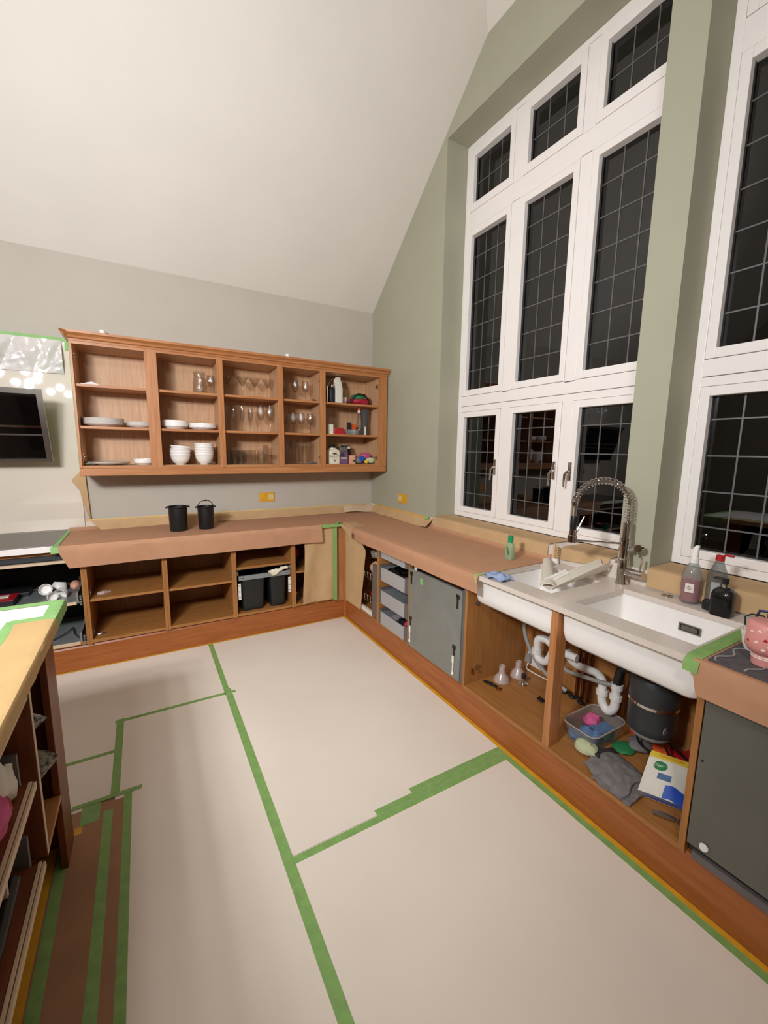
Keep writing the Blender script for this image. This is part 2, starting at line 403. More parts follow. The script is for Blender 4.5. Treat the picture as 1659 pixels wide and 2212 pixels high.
# ================================================================== WALL CABINET
uc = thing('wall_cabinet', 'long open oak wall cabinet with doors removed, full of crockery and glasses', 'cabinet', (-1.29, -0.18, 1.36))
YB, YFc = -0.004, -0.35
obj('back_panel', box(-2.562, -0.02, -0.012, YB, 1.42, 2.30), 'pale_z', uc)
DIV = [(-2.567, -2.549), (-2.087, -2.069), (-1.597, -1.579), (-1.103, -1.085), (-0.711, -0.692), (-0.092, -0.074)]
for (a, b) in DIV: obj('side_panel', box(a, b, -0.332, -0.012, 1.42, 2.30), 'pale_z', uc)
obj('top_panel', box(-2.549, -0.09, -0.332, -0.012, 2.282, 2.30), 'pale_x', uc)
obj('bottom_panel', box(-2.549, -0.09, -0.336, -0.012, 1.418, 1.437), 'pale_x', uc)
for i in range(5):
    a, b = DIV[i][1], DIV[i + 1][0]
    for z in (2.016, 1.722):
        obj('shelf', box(a, b, -0.326, -0.014, z - 0.019, z, 0.0015), 'oak_x', uc)
STILE = [(-2.569, -2.552), (-2.118, -2.037), (-1.611, -1.565), (-1.118, -1.070), (-0.729, -0.674), (-0.094, -0.018)]
for (a, b) in STILE: obj('stile', box(a, b, YFc, -0.332, 1.417, 2.301, 0.0015), 'oak_z', uc)
for i in range(5):
    obj('top_rail', box(STILE[i][1], STILE[i + 1][0], YFc + 0.001, -0.332, 2.281, 2.301), 'oak_x', uc)
    obj('bottom_rail', box(STILE[i][1], STILE[i + 1][0], YFc + 0.003, -0.332, 1.417, 1.436), 'oak_x', uc)
obj('inner_bead', box(-0.108, -0.094, -0.346, -0.332, 1.44, 2.28, 0.002), 'oak_z', uc)
pel = MB(); pel.box(-2.571, -0.024, -0.358, -0.338, 1.362, 1.416, 0.004); pel.box(-2.571, -2.553, -0.338, -0.01, 1.362, 1.416)
obj('pelmet', pel, 'oak_x', uc)
crown = [(-0.338, 2.300), (-0.356, 2.300), (-0.358, 2.312), (-0.372, 2.318), (-0.376, 2.330), (-0.388, 2.340), (-0.398, 2.346), (-0.400, 2.362), (-0.338, 2.362)]
cm = MB(); cm.prism(crown, -2.569, -0.006, 'x'); obj('cornice', cm, 'oak_x', uc)
cr = MB(); cr.prism([(-2.549 - (-0.338 - y) * 1.0, z) for (y, z) in crown], -0.356, -0.004, 'y')
cr.add([(-2.549 - (-0.338 - y) * s_, y2, z) for s_ in (1.0,) for (y, z) in crown for y2 in (y,)], [tuple(range(len(crown)))])
obj('cornice_return', cr, 'oak_y', uc)
def hinge_plate(name, x, y, z, side, parent):
    h = MB(); h.box(x, x + side * 0.006, y - 0.02, y + 0.02, z - 0.009, z + 0.009, 0.002); h.lathe([(0.0, 0), (0.006, 0), (0.006, 0.004), (0, 0.004)], 10, (x + side * 0.006 if side > 0 else x - 0.010, y, z), 'x')
    h.box(x, x + side * 0.009, y - 0.026, y - 0.016, z - 0.022, z - 0.013, 0.002); h.box(x, x + side * 0.009, y - 0.026, y - 0.016, z + 0.013, z + 0.022, 0.002)
    return obj(name, h, 'chrome', parent)
for (x, sd) in ((-2.549, 1), (-1.597, -1), (-0.711, -1), (-0.108, -1)):
    for z in (2.20, 1.50): hinge_plate('hinge_plate', x, -0.29, z, sd, uc)

# ================================================================== BASE CABINETS, BACK RUN (fronts at y = -0.6)
T = 0.0175
def carcass(name, label, x0, x1, shelves=(), zt=0.872, top_void=True, dark=False):
    c = thing(name, label, 'cabinet', ((x0 + x1) / 2, -0.3, 0.182))
    pv, ph = ('panel_z', 'panel_x')
    obj('side_panel', box(x0, x0 + T, -0.60, -0.03, 0.182, zt, 0.001), pv, c); obj('side_panel', box(x1 - T, x1, -0.60, -0.03, 0.182, zt, 0.001), pv, c)
    obj('bottom_panel', box(x0 + T, x1 - T, -0.598, -0.03, 0.190, 0.212, 0.001), ph, c)
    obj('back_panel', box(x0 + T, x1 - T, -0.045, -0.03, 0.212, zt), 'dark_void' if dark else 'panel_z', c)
    obj('top_rail', box(x0 + T, x1 - T, -0.598, -0.51, zt - 0.018, zt), ph, c)
    for z in shelves: obj('shelf', box(x0 + T, x1 - T, -0.585, -0.045, z - 0.018, z, 0.001), ph, c)
    return c
cA = carcass('base_cabinet', 'open oak base cabinet with one shelf, next to the hob drawers', -2.577, -2.0805, (0.508,))
cB = carcass('base_cabinet', 'open oak base cabinet with one shelf, left of the pull-out bins', -2.0800, -1.5835, (0.505,))
cC = carcass('base_cabinet', 'open oak base cabinet holding the black pull-out bins', -1.5830, -1.0865, (0.605,))
cD = carcass('base_cabinet', 'oak corner base cabinet mostly hidden behind hanging brown paper', -1.0860, -0.6900, (0.508,))
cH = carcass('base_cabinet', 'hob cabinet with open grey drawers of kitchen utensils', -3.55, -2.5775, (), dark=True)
for c, x in ((cA, -2.577 + T), (cB, -1.5835 - T)):
    sd = 1 if c is cA else -1
    for z in (0.245, 0.545): hinge_plate('hinge_plate', x, -0.52, z, sd, c)
# hob unit: rail, black box under the hob, two grey metal drawers
obj('oven_rail', box(-3.53, -2.595, -0.598, -0.52, 0.790, 0.808, 0.001), 'edge_pale', cH)
obj('hob_casing', box(-3.5, -2.64, -0.585, -0.08, 0.815, 0.872), 'charcoal', cH)
for z in (0.488, 0.196):
    d = obj('drawer', box(-3.52, -2.615, -0.592, -0.06, z + 0.006, z + 0.018), 'grey_metal', cH)
    obj('drawer_edge', box(-3.52, -2.632, -0.600, -0.592, z, z + 0.022, 0.001), 'edge_pale', d)
    s_ = MB(); s_.box(-2.632, -2.620, -0.592, -0.06, z + 0.018, z + 0.085); obj('drawer_side', s_, 'grey_metal', d)
    r_ = MB(); r_.box(-2.616, -2.598, -0.596, -0.10, z - 0.010, z + 0.070)
    obj('runner', r_, 'black_plastic', d)
    for k in range(4): obj('runner_roller', MB().lathe([(0, 0), (0.006, 0), (0.006, 0.006), (0, 0.006)], 10, (-2.607, -0.604, z + k * 0.019), 'y'), 'grey_metal', d)
# corner post
cp = MB(); cp.box(-0.690, -0.655, -0.602, -0.585, 0.170, 0.886, 0.004); cp.box(-0.655, -0.586, -0.600, -0.583, 0.170, 0.886, 0.003); cp.box(-0.602, -0.586, -0.648, -0.600, 0.170, 0.886, 0.004)
obj('corner_post', cp, 'cherry_z' if False else 'oak_z', None, 'upright oak corner post where the two cabinet runs meet', 'post')

# ================================================================== BASE UNITS, RIGHT RUN (fronts at x = -0.6)
def carcass_r(name, label, y0, y1, zt=0.872, zb=0.19, back=-0.06, tl=T, tr=T, floor=True):
    c = thing(name, label, 'cabinet', (-0.3, (y0 + y1) / 2, 0.182))
    obj('side_panel', box(-0.60, -0.05, y0, y0 - tl, 0.182, zt, 0.001), 'panel_z', c); obj('side_panel', box(-0.60, -0.05, y1 + tr, y1, 0.182, zt, 0.001), 'panel_z', c)
    if floor: obj('bottom_panel', box(-0.598, -0.05, y0 - tl, y1 + tr, 0.183, 0.200, 0.001), 'panel_y', c)
    obj('back_panel', box(back - 0.012, back, y0 - tl, y1 + tr, 0.2, zt), 'panel_z', c)
    return c
# pull-out larder beside the corner
cL = carcass_r('larder_unit', 'narrow pull-out larder unit with wire racks beside the corner', -0.660, -1.2415)
obj('front_frame', box(-0.600, -0.585, -1.150, -1.222, 0.215, 0.66, 0.001), 'grey_rail', cL)
obj('front_base', box(-0.598, -0.575, -0.70, -1.150, 0.204, 0.240, 0.001), 'offwhite', cL)
for z in (0.30, 0.50):
    rk = obj('wire_rack', MB().tube([(-0.59, -1.16, z + 0.06), (-0.59, -0.70, z + 0.06), (-0.12, -0.70, z + 0.06), (-0.12, -1.16, z + 0.06), (-0.59, -1.16, z + 0.06)], 0.003, 6), 'chrome', cL)
    for k in range(9):
        y = -0.72 - k * 0.054
        obj('wire', MB().tube([(-0.59, y, z + 0.06), (-0.585, y, z), (-0.12, y, z), (-0.12, y, z + 0.06)], 0.0028, 6), 'chrome', rk)
# drawer unit
cG = carcass_r('drawer_unit', 'four-drawer unit with pale grey drawers, left of the grey appliance door', -1.2420, -1.6985)
DRW = [(0.745, 0.850), (0.562, 0.668), (0.374, 0.480), (0.204, 0.305)]
for i, (za, zb) in enumerate(DRW):
    d = obj('drawer', box(-0.604, -0.594, -1.300, -1.636, za, zb, 0.0015), 'grey_drawer', cG)
    for (a, b) in ((-1.300, -1.306), (-1.630, -1.636)): obj('drawer_side', box(-0.594, -0.12, a, b, za + 0.004, zb - 0.002), 'grey_metal', d)
    obj('drawer_floor', box(-0.594, -0.12, -1.306, -1.630, za + 0.004, za + 0.010), 'grey_metal', d)
    for (a, b) in ((-1.262, -1.297), (-1.640, -1.679)): obj('drawer_runner', box(-0.600, -0.15, a, b, za + 0.0, zb + 0.012), 'grey_rail', d)
# integrated appliance door panel (first dishwasher)
dw = thing('dishwasher', 'grey integrated dishwasher with bare door panel between drawers and left sink', 'appliance', (-0.35, -1.98, 0.19))
obj('door', box(-0.604, -0.585, -1.703, -2.258, 0.196, 0.768, 0.003), 'panel_grey', dw)
obj('body', box(-0.583, -0.08, -1.707, -2.260, 0.19, 0.86), 'black_plastic', dw)
obj('control_strip', box(-0.592, -0.584, -1.72, -2.25, 0.772, 0.86), 'black_glass', dw)
obj('edge_trim', box(-0.598, -0.58, -2.262, -2.2805, 0.19, 0.86), 'grey_rail', dw)
def tslot(y, z):
    m_ = MB(); m_.box(-0.6062, -0.6035, y - 0.016, y + 0.016, z - 0.012, z + 0.012); m_.box(-0.6062, -0.6035, y - 0.008, y + 0.008, z - 0.075, z - 0.010)
    return m_
for (y, z) in ((-1.728, 0.735), (-2.222, 0.725), (-1.728, 0.41), (-2.205, 0.40)):
    sl = obj('slot', tslot(y, z), 'black_plastic', dw)
    if z < 0.5:
        k_ = MB(); k_.box(-0.614, -0.606, y - 0.008, y + 0.008, z - 0.100, z - 0.055, 0.002); k_.box(-0.612, -0.606, y - 0.004, y + 0.004, z - 0.165, z - 0.098); k_.box(-0.614, -0.606, y - 0.009, y + 0.009, z - 0.178, z - 0.160, 0.002)
        obj('clip', k_, 'white_plastic', sl)
obj('tape_tag', box(-0.6062, -0.6042, -1.835, -1.862, 0.690, 0.730), 'tape_green_pale', dw)
obj('latch', MB().tube([(-0.585, -1.79, 0.795), (-0.62, -1.80, 0.800), (-0.63, -1.815, 0.785)], [0.012, 0.012, 0.010], 8), 'offwhite', dw)
# sink cabinet
cS = thing('sink_cabinet', 'open double sink cabinet with bare oak interior and waste pipes', 'cabinet', (-0.33, -2.87, 0.182))
obj('side_panel', box(-0.600, -0.06, -2.283, -2.303, 0.182, 0.889, 0.001), 'panel_z', cS)
obj('side_panel', box(-0.600, -0.06, -3.457, -3.478, 0.182, 0.889, 0.001), 'panel_z', cS)
obj('centre_post', box(-0.600, -0.530, -2.866, -2.902, 0.200, 0.889, 0.001), 'oak_z', cS)
obj('bottom_panel', box(-0.600, -0.06, -2.303, -3.457, 0.180, 0.200, 0.001), 'panel_y', cS)
obj('back_panel', box(-0.082, -0.070, -2.303, -3.457, 0.200, 0.889), 'panel_z', cS)
hinge_plate('hinge_plate', -0.52, -2.3, 0.30, 1, cS)
sc_ = MB()
for z in (0.27, 0.29): sc_.lathe([(0, 0), (0.008, 0), (0.007, 0.008), (0, 0.010)], 10, (-0.545, -2.3135, z), 'y')
obj('hinge_screw', sc_, 'brass', cS)
sc_ = MB(); sc_.lathe([(0, 0), (0.013, 0), (0.011, 0.006), (0, 0.007)], 12, (-0.53, -2.3110, 0.70), 'y'); obj('hinge_cup', sc_, 'steel', cS)
# second dishwasher, right edge of the photo
dw2 = thing('dishwasher', 'dark grey integrated dishwasher at the far right, beyond the right sink', 'appliance', (-0.35, -3.78, 0.19))
obj('door', box(-0.604, -0.585, -3.483, -4.08, 0.235, 0.78, 0.003), 'panel_dark', dw2)
obj('body', box(-0.583, -0.08, -3.487, -4.085, 0.20, 0.86), 'black_plastic', dw2)
kn = MB(); kn.lathe([(0.0, -0.006), (0.012, -0.006), (0.014, 0.0), (0.0, 0.004)], 14, (-0.608, -3.535, 0.262), 'x'); obj('foot_cap', kn, 'white_plastic', dw2)
obj('base_tray', box(-0.600, -0.45, -3.50, -4.05, 0.186, 0.214), 'grey_rail', dw2)
hs = MB(); hs.lathe([(0, 0), (0.004, 0), (0.004, 0.002), (0, 0.002)], 8, (-0.6065, -3.497, 0.56), 'x'); obj('screw', hs, 'black_plastic', dw2)
# ================================================================== WORKTOP (continuous L of pale stone) with sink cut-outs
def slab(xs, ys, cut, z0, z1):
    mb = MB(); nx, ny = len(xs) - 1, len(ys) - 1
    solid = lambda i, j: 0 <= i < nx and 0 <= j < ny and not cut((xs[i] + xs[i + 1]) / 2, (ys[j] + ys[j + 1]) / 2)
    for i in range(nx):
        for j in range(ny):
            if not solid(i, j): continue
            x0, x1, y0, y1 = xs[i], xs[i + 1], ys[j], ys[j + 1]
            mb.add([(x0, y0, z1), (x1, y0, z1), (x1, y1, z1), (x0, y1, z1)], [(0, 1, 2, 3)]); mb.add([(x0, y0, z0), (x1, y0, z0), (x1, y1, z0), (x0, y1, z0)], [(3, 2, 1, 0)])
            for (di, dj, a, b) in ((-1, 0, (x0, y0), (x0, y1)), (1, 0, (x1, y0), (x1, y1)), (0, -1, (x0, y0), (x1, y0)), (0, 1, (x0, y1), (x1, y1))):
                if not solid(i + di, j + dj): mb.add([(a[0], a[1], z0), (b[0], b[1], z0), (b[0], b[1], z1), (a[0], a[1], z1)], [(0, 1, 2, 3)])
    return mb
S1 = (-0.525, -0.142, -2.800, -2.425); S2 = (-0.525, -0.142, -3.410, -2.925)
inS = lambda x, y, S: S[0] < x < S[1] and S[2] < y < S[3]
wt = thing('worktop', 'continuous pale stone worktop running around the corner with two sink cut-outs', 'worktop', (-0.32, -2.0, 0.89))
obj('slab', slab([-3.6, -0.64, -0.525, -0.142, 0.0], [-4.9, -3.41, -2.925, -2.80, -2.425, -0.64, -0.001], lambda x, y: (x < -0.64 and y < -0.64) or inS(x, y, S1) or inS(x, y, S2), 0.8895, 0.915), 'stone', wt)
obj('upstand', box(-0.020, -0.001, -4.9, -0.001, 0.915, 1.000, 0.002), 'stone', wt)
obj('upstand', box(-2.60, -0.021, -0.020, -0.001, 0.915, 0.990, 0.002), 'stone', wt)
for (a, b) in WIN: obj('window_sill', box(-0.020, 0.200, a - 0.001, b + 0.001, 1.0005, 1.014, 0.002), 'stone', wt)
# hob: grey glass plate over the white edge
hob = thing('hob', 'flat dark grey hob plate set on the white worktop edge', 'hob', (-3.1, -0.33, 0.915))
obj('glass', box(-3.58, -2.722, -0.625, -0.03, 0.9155, 0.924, 0.002), 'hob_grey', hob)
obj('front_trim', box(-3.58, -2.722, -0.646, -0.6405, 0.882, 0.922, 0.002), 'upvc', hob)

# ------------------------------------------------------------------ sinks
def basin(name, label, y0, y1, zb, S):
    s = thing(name, label, 'sink', (-0.34, (y0 + y1) / 2, zb))
    m_ = MB(); xo0, xo1 = -0.578, -0.095; R = []
    def rr(i, z, r): return rrect(xo0 + i, xo1 - i, y1 + i, y0 - i, z, r, 5)
    R += [rr(0.0, 0.889, 0.012), rr(0.002, zb + 0.06, 0.016), rr(0.008, zb + 0.02, 0.022), rr(0.020, zb + 0.006, 0.03), rr(0.05, zb, 0.04)]
    m_.loft(R[::-1], cap0=True, cap1=False)
    def ri(i, z, r): return rrect(S[0] - 0.004 + i, S[1] + 0.004 - i, S[2] - 0.004 + i, S[3] + 0.004 - i, z, r, 5)
    Q_ = [ri(0.0, 0.889, 0.014), ri(0.004, zb + 0.05, 0.02), ri(0.012, zb + 0.025, 0.03), ri(0.035, zb + 0.016, 0.04)]
    m_.loft([R[0]] + Q_, cap0=False, cap1=True)
    obj('basin', m_, 'ceramic', s); return s
s1 = basin('ceramic_sink', 'left white ceramic sink basin with white plastic guard lying in it', -2.335, -2.862, 0.722, S1)
s2 = basin('ceramic_sink', 'right white ceramic sink basin with slotted metal overflow', -2.906, -3.452, 0.722, S2)
dr = MB(); dr.lathe([(0, 0), (0.045, 0), (0.045, 0.004), (0.038, 0.006), (0, 0.003)], 20, (-0.33, -2.615, 0.738)); obj('drain', dr, 'steel', s1)
dr = MB(); dr.lathe([(0, 0), (0.045, 0), (0.045, 0.004), (0.038, 0.006), (0, 0.003)], 20, (-0.33, -3.167, 0.738)); obj('drain', dr, 'steel', s2)
ov = MB(); ov.box(-0.150, -0.144, -3.182, -3.270, 0.805, 0.842, 0.002); o_ = obj('overflow', ov, 'steel', s2)
obj('overflow_gap', box(-0.1515, -0.1495, -3.190, -3.262, 0.811, 0.836), 'black_plastic', o_); obj('overflow_plate', box(-0.1535, -0.151, -3.195, -3.257, 0.814, 0.833, 0.001), 'steel', o_)

# ------------------------------------------------------------------ tap with spring neck
fc = thing('kitchen_tap', 'tall chrome spring-neck kitchen tap with black spray head between the sinks', 'tap', (-0.072, -2.870, 0.915))
bx, by = -0.072, -2.870
bd = MB(); bd.lathe([(0.030, 0.9155), (0.030, 0.922), (0.026, 0.930), (0.026, 1.045), (0.022, 1.050), (0.022, 1.110), (0.024, 1.112), (0.024, 1.150), (0.019, 1.152)], 20, (bx, by, 0)); obj('body', bd, 'chrome', fc)
rg = MB(); pf = []
for k in range(14): pf += [(0.0205, 1.152 + k * 0.006), (0.0205, 1.1555 + k * 0.006), (0.0185, 1.156 + k * 0.006), (0.0185, 1.158 + k * 0.006)]
rg.lathe(pf, 16, (bx, by, 0)); obj('ridged_sleeve', rg, 'chrome', fc)
hx, hy = -0.303, -2.730; ux, uy = (hx - bx), (hy - by); L_ = math.hypot(ux, uy); ux /= L_; uy /= L_
def arc(t):   # centre line of the hose: up, over, down to the head
    if t < 0.22: return Vector((bx, by, 1.236 + (1.318 - 1.236) * t / 0.22)), Vector((0, 0, 1))
    a = (t - 0.22) / 0.78 * PI * 0.93; R_ = L_ / 2 * 1.0; c = Vector((bx + ux * R_, by + uy * R_, 1.318)); e = Vector((-ux, -uy, 0))
    return c + e * math.cos(a) * R_ + Vector((0, 0, 1)) * math.sin(a) * R_ * 0.93, (e * -math.sin(a) + Vector((0, 0, 0.93)) * math.cos(a)).normalized()
cl = [arc(k / 40)[0] for k in range(41)]
obj('hose', MB().tube(cl, 0.0065, 8), 'steel', fc)
sp = []; NT = 27
for k in range(NT * 12 + 1):
    t = k / (NT * 12); p, d = arc(t); side = Vector((-uy, ux, 0)); nn = d.cross(side); g = 2 * PI * NT * t
    sp.append(p + (side * math.cos(g) + nn * math.sin(g)) * 0.0165)
obj('spring', MB().tube(sp, 0.0026, 6), 'chrome', fc)
e_ = cl[-1]
hd = MB(); hd.tube([e_ + Vector((0, 0, 0.012)), e_ + Vector((ux * .004, uy * .004, -0.012)), (hx, hy, 1.315)], [0.018, 0.017, 0.014], 14); hd.lathe([(0.013, 1.265), (0.013, 1.318)], 14, (hx, hy, 0)); obj('collar', hd, 'chrome', fc)
obj('grip', MB().lathe([(0.013, 1.192), (0.0155, 1.200), (0.0155, 1.255), (0.012, 1.268)], 14, (hx, hy, 0)), 'black_plastic', fc)
obj('spray_head', MB().lathe([(0.018, 1.128), (0.0235, 1.130), (0.0235, 1.163), (0.017, 1.167), (0.017, 1.194)], 18, (hx, hy, 0)), 'chrome', fc)
obj('spray_lever', MB().tube([(hx + .014, hy - .006, 1.172), (hx + 0.024, hy - 0.012, 1.20), (hx + 0.046, hy - 0.026, 1.262)], [0.006, 0.005, 0.004], 8), 'chrome', fc)
obj('support_arm', MB().tube([(bx, by, 1.125), (hx, hy, 1.138)], 0.0055, 8), 'chrome', fc)
kb = MB(); kb.tube([(bx, by, 1.085), (bx - 0.002, by - 0.05, 1.112)], [0.010, 0.010], 10); kb.lathe([(0.0, 0), (0.019, 0), (0.019, 0.016), (0, 0.016)], 16, (bx - 0.012, by - 0.072, 1.116), 'x'); kb.tube([(bx - .004, by - .055, 1.105), (bx - .004, by - .058, 1.085)], 0.009, 10); obj('holder', kb, 'chrome', fc)
lv = MB(); lv.lathe([(0.0, 0), (0.0205, 0.002), (0.0215, 0.01), (0.0215, 0.085), (0.018, 0.09)], 18, (bx, by - 0.105, 0.982), 'y'); lv.tube([(bx, by - 0.085, 1.0), (bx, by - 0.088, 1.068)], 0.005, 8); obj('mixer_lever', lv, 'chrome', fc)
dp = thing('dispenser_button', 'small round steel button set in the worktop behind the right sink', 'button', (-0.063, -3.084, 0.915))
obj('ring', MB().lathe([(0.0, 0.9155), (0.024, 0.9155), (0.024, 0.919), (0.018, 0.9205), (0, 0.9195)], 22, (-0.063, -3.084, 0)), 'steel', dp)
obj('push', MB().lathe([(0.0, 0.9195), (0.014, 0.9195), (0.013, 0.924), (0, 0.925)], 18, (-0.063, -3.084, 0)), 'chrome', dp)

# ================================================================== BROWN PAPER
def poly_profile(pts):
    # cumulative-length parametrised polyline
    P = [Vector(p) for p in pts]; L = [0.0]
    for a, b in zip(P, P[1:]): L.append(L[-1] + (b - a).length)
    def f(t):
        d = t * L[-1]
        for k in range(len(P) - 1):
            if d <= L[k + 1] + 1e-9: return P[k].lerp(P[k + 1], (d - L[k]) / (L[k + 1] - L[k]))
        return P[-1]
    return f
# back run (x -2.70 .. -0.02)
fB = poly_profile([(-0.025, 0.940), (-0.05, 0.9185), (-0.32, 0.9175), (-0.630, 0.9188), (-0.6455, 0.9180), (-0.6525, 0.910), (-0.6535, 0.895), (-0.650, 0.83), (-0.648, 0.765)])
def back_paper(u, v):
    p = fB(v); x0, x1 = -2.705, -0.845
    cut = max(0.0, 0.905 - p.y); x = x0 + (x1 - x0) * u
    if u < 0.12: x += cut * 0.42 * (1 - u / 0.12)
    if u > 0.97: x += cut * 0.07
    dz = 0.004 * nz(x * 3.1, p.y * 5) if p.y < 0.9 else 0.0012 * nz(x * 5, p.x * 5)
    return (x, p.x + (0.010 * nz(x * 4.5, p.y * 6, 3) - 0.006 if p.y < 0.9 else 0), p.y + dz)
obj('paper_cover', MB().sheet(back_paper, 46, 30), 'kraft', None, 'brown paper draped over the back worktop, under the black buckets', 'paper')
obj('paper_cover', MB().sheet(lambda u, v: (-0.8445 + 0.8245 * u, -0.025 - 0.618 * v, 0.9172 + 0.0015 * nz(u * 5, v * 6)), 14, 12), 'kraft', None, 'brown paper lying flat on the worktop in the corner', 'paper')
# right run (y -0.66 .. -2.41)
fR = poly_profile([(-0.022, 0.955), (-0.030, 0.935), (-0.06, 0.9185), (-0.34, 0.9175), (-0.630, 0.9188), (-0.6455, 0.9180), (-0.6525, 0.910), (-0.6535, 0.895), (-0.650, 0.86), (-0.647, 0.815)])
def right_paper(u, v):
    p = fR(v); y = -0.645 - 1.755 * u
    y1 = y - 0.03 * max(0.0, (-p.x) / 0.6) * (1 if u > 0.95 else 0)
    if u < 0.15 and p.y < 0.905: y1 -= (0.905 - p.y) * 1.6 * (1 - u / 0.15) + 0.19 * (1 - u / 0.15)
    hang = p.y < 0.9
    return (p.x + (0.008 * nz(y * 4, p.y * 5, 8) - 0.004 if hang else 0), y1, p.y + (0.004 * nz(y * 3, 1, 5) if hang else 0.0014 * nz(y * 5, p.x * 6)))
obj('paper_cover', MB().sheet(right_paper, 44, 30), 'kraft', None, 'brown paper draped over the worktop below the window, left of the sinks', 'paper')
# right-hand drape beyond the sinks
def right2(u, v):
    p = fR(min(1, v)); y = -3.452 - 1.40 * u; x = p.x if v < 0.999 else p.x
    z = p.y - (0.018 if p.y < 0.9 else 0) * (1 - u)
    hang = p.y < 0.9
    return (x + (0.008 * nz(y * 4, z * 5, 4) - 0.003 if hang else 0), y - (0.905 - p.y) * 0.2 * (1 - min(1, u * 6)) * (1 if hang else 0), z + (0.004 * nz(y * 3, 2) if hang else 0))
obj('paper_cover', MB().sheet(right2, 26, 28), 'kraft', None, 'brown paper draped over the worktop under the grey drying mat', 'paper')
# corner piece of tan paper over the turn of the worktop edge
def cornerp(u, v):
    y = -0.63 - 0.24 * u; p = poly_profile([(-0.52, 0.9205), (-0.635, 0.921), (-0.654, 0.905), (-0.656, 0.895 - 0.075 * u)])(v)
    return (p.x, y, p.y)
obj('paper_strip', MB().sheet(cornerp, 8, 12), 'kraft_tan', None, 'tan paper patch folded over the worktop edge at the inner corner', 'paper')
# hanging sheets over the corner units
def hang_b(u, v):
    x = -1.003 + 0.288 * u; z = 0.886 - 0.676 * v
    if u < 0.01: x += 0.012 * math.sin(v * 5)
    return (x, -0.612 - 0.010 * math.sin(u * 7 + v * 2.2) * (0.3 + v) + 0.006 * nz(u * 4, v * 4) - 0.010 * (1 - u), z)
obj('hanging_paper', MB().sheet(hang_b, 16, 20), 'kraft_tan', None, 'tan paper sheet hanging over the cabinet left of the corner post', 'paper')
def hang_r(u, v):
    z = 0.872 - 0.676 * v; k = v
    yr = -0.84 - 0.20 * (k / 0.19) if k < 0.19 else -1.04 + 0.085 * (k - 0.19) / 0.81
    return (-0.609 - 0.006 * math.sin(u * 5 + v) * u - 0.002 + 0.003 * nz(u * 3, v * 4, 2), -0.652 + (yr + 0.652) * u, z)
obj('hanging_paper', MB().sheet(hang_r, 14, 22), 'kraft_tan', None, 'tan paper sheet hanging over the larder unit right of the corner post', 'paper')
# paper flaps on the upstands
def flap_b(u, v):
    x = -2.573 + 2.503 * u + 0.075 * v * max(0.0, 1 - u * 20); rag = 0.010 * nz(x * 9, 1) + 0.006 * nz(x * 23, 2)
    low = 0.918 + (0.008 * max(0, nz(x * 3, 4)))
    out = 0.02 + (0.06 + 0.03 * nz(x * 2.2, 7)) * v ** 1.3 + rag * v
    return (x, -0.001 - out, 0.992 - (0.992 - low) * v + 0.004 * nz(x * 6, v * 3))
obj('paper_flap', MB().sheet(flap_b, 60, 8), 'kraft_tan', None, 'long strip of tan masking paper along the bottom of the back wall', 'paper')
def flap_r(u, v):
    y = -0.13 - 1.05 * u; rag = 0.008 * nz(y * 11, 3)
    low = 0.9195 + 0.004 * max(0, nz(y * 5, 9)); out = 0.022 + (0.045 + 0.035 * u + rag) * v
    if u > 0.9: low += 0.012 * (u - 0.9) * 10
    return (-out, y, 0.992 - (0.992 - low) * v + 0.004 * nz(y * 7, v * 2))
obj('paper_flap', MB().sheet(flap_r, 36, 8), 'kraft_tan', None, 'curling strip of tan masking paper below the right wall socket', 'paper')
def fold_c(u, v): return (-0.37 + 0.34 * u, -0.055 - 0.05 * v - 0.05 * u * v, 0.985 - 0.058 * v + 0.006 * math.sin(u * 6))
obj('paper_flap', MB().sheet(fold_c, 10, 5), 'edge_pale', None, 'folded pale paper scrap in the corner of the two walls', 'paper')
fS = poly_profile([(0.196, 1.018), (0.06, 1.018), (-0.012, 1.018), (-0.024, 1.012), (-0.026, 0.985), (-0.030, 0.940)])
def sill_paper(y0, y1):
    def f(u, v):
        p = fS(v); y = y0 + (y1 - y0) * u; return (p.x + (0.004 * nz(y * 5, v) if p.y < 1.01 else 0) - 0.002, y, p.y + (0.0015 * nz(y * 8, v * 4) if p.y > 1.01 else 0))
    return f
obj('sill_paper', MB().sheet(sill_paper(-1.19, -2.375), 34, 20), 'kraft_tan', None, 'tan paper covering the window sill behind the hand gel bottle', 'paper')
def sp2(u, v):
    p = fS(v); y = -2.47 - 0.30 * u; return (p.x - 0.003 + (0.004 * nz(y * 6, v) if p.y < 1.01 else 0), y - (0.012 if p.y < .96 else 0) * u, p.y + 0.001 + (0.03 * u if p.y < .96 else 0))
obj('sill_paper', MB().sheet(sp2, 14, 20), 'kraft_tan', None, 'tan paper over the sill behind the left sink', 'paper')
def sp3(u, v):
    p = fS(v); y = -2.968 - 1.6 * u; return (p.x - 0.002 + (0.004 * nz(y * 5, v) if p.y < 1.01 else 0), y, p.y - (0.016 if p.y < .96 else 0) + (0.0015 * nz(y * 8, v * 4) if p.y > 1.01 else 0))
obj('sill_paper', MB().sheet(sp3, 40, 20), 'kraft_tan', None, 'tan paper covering the window sill behind the soap bottles', 'paper')
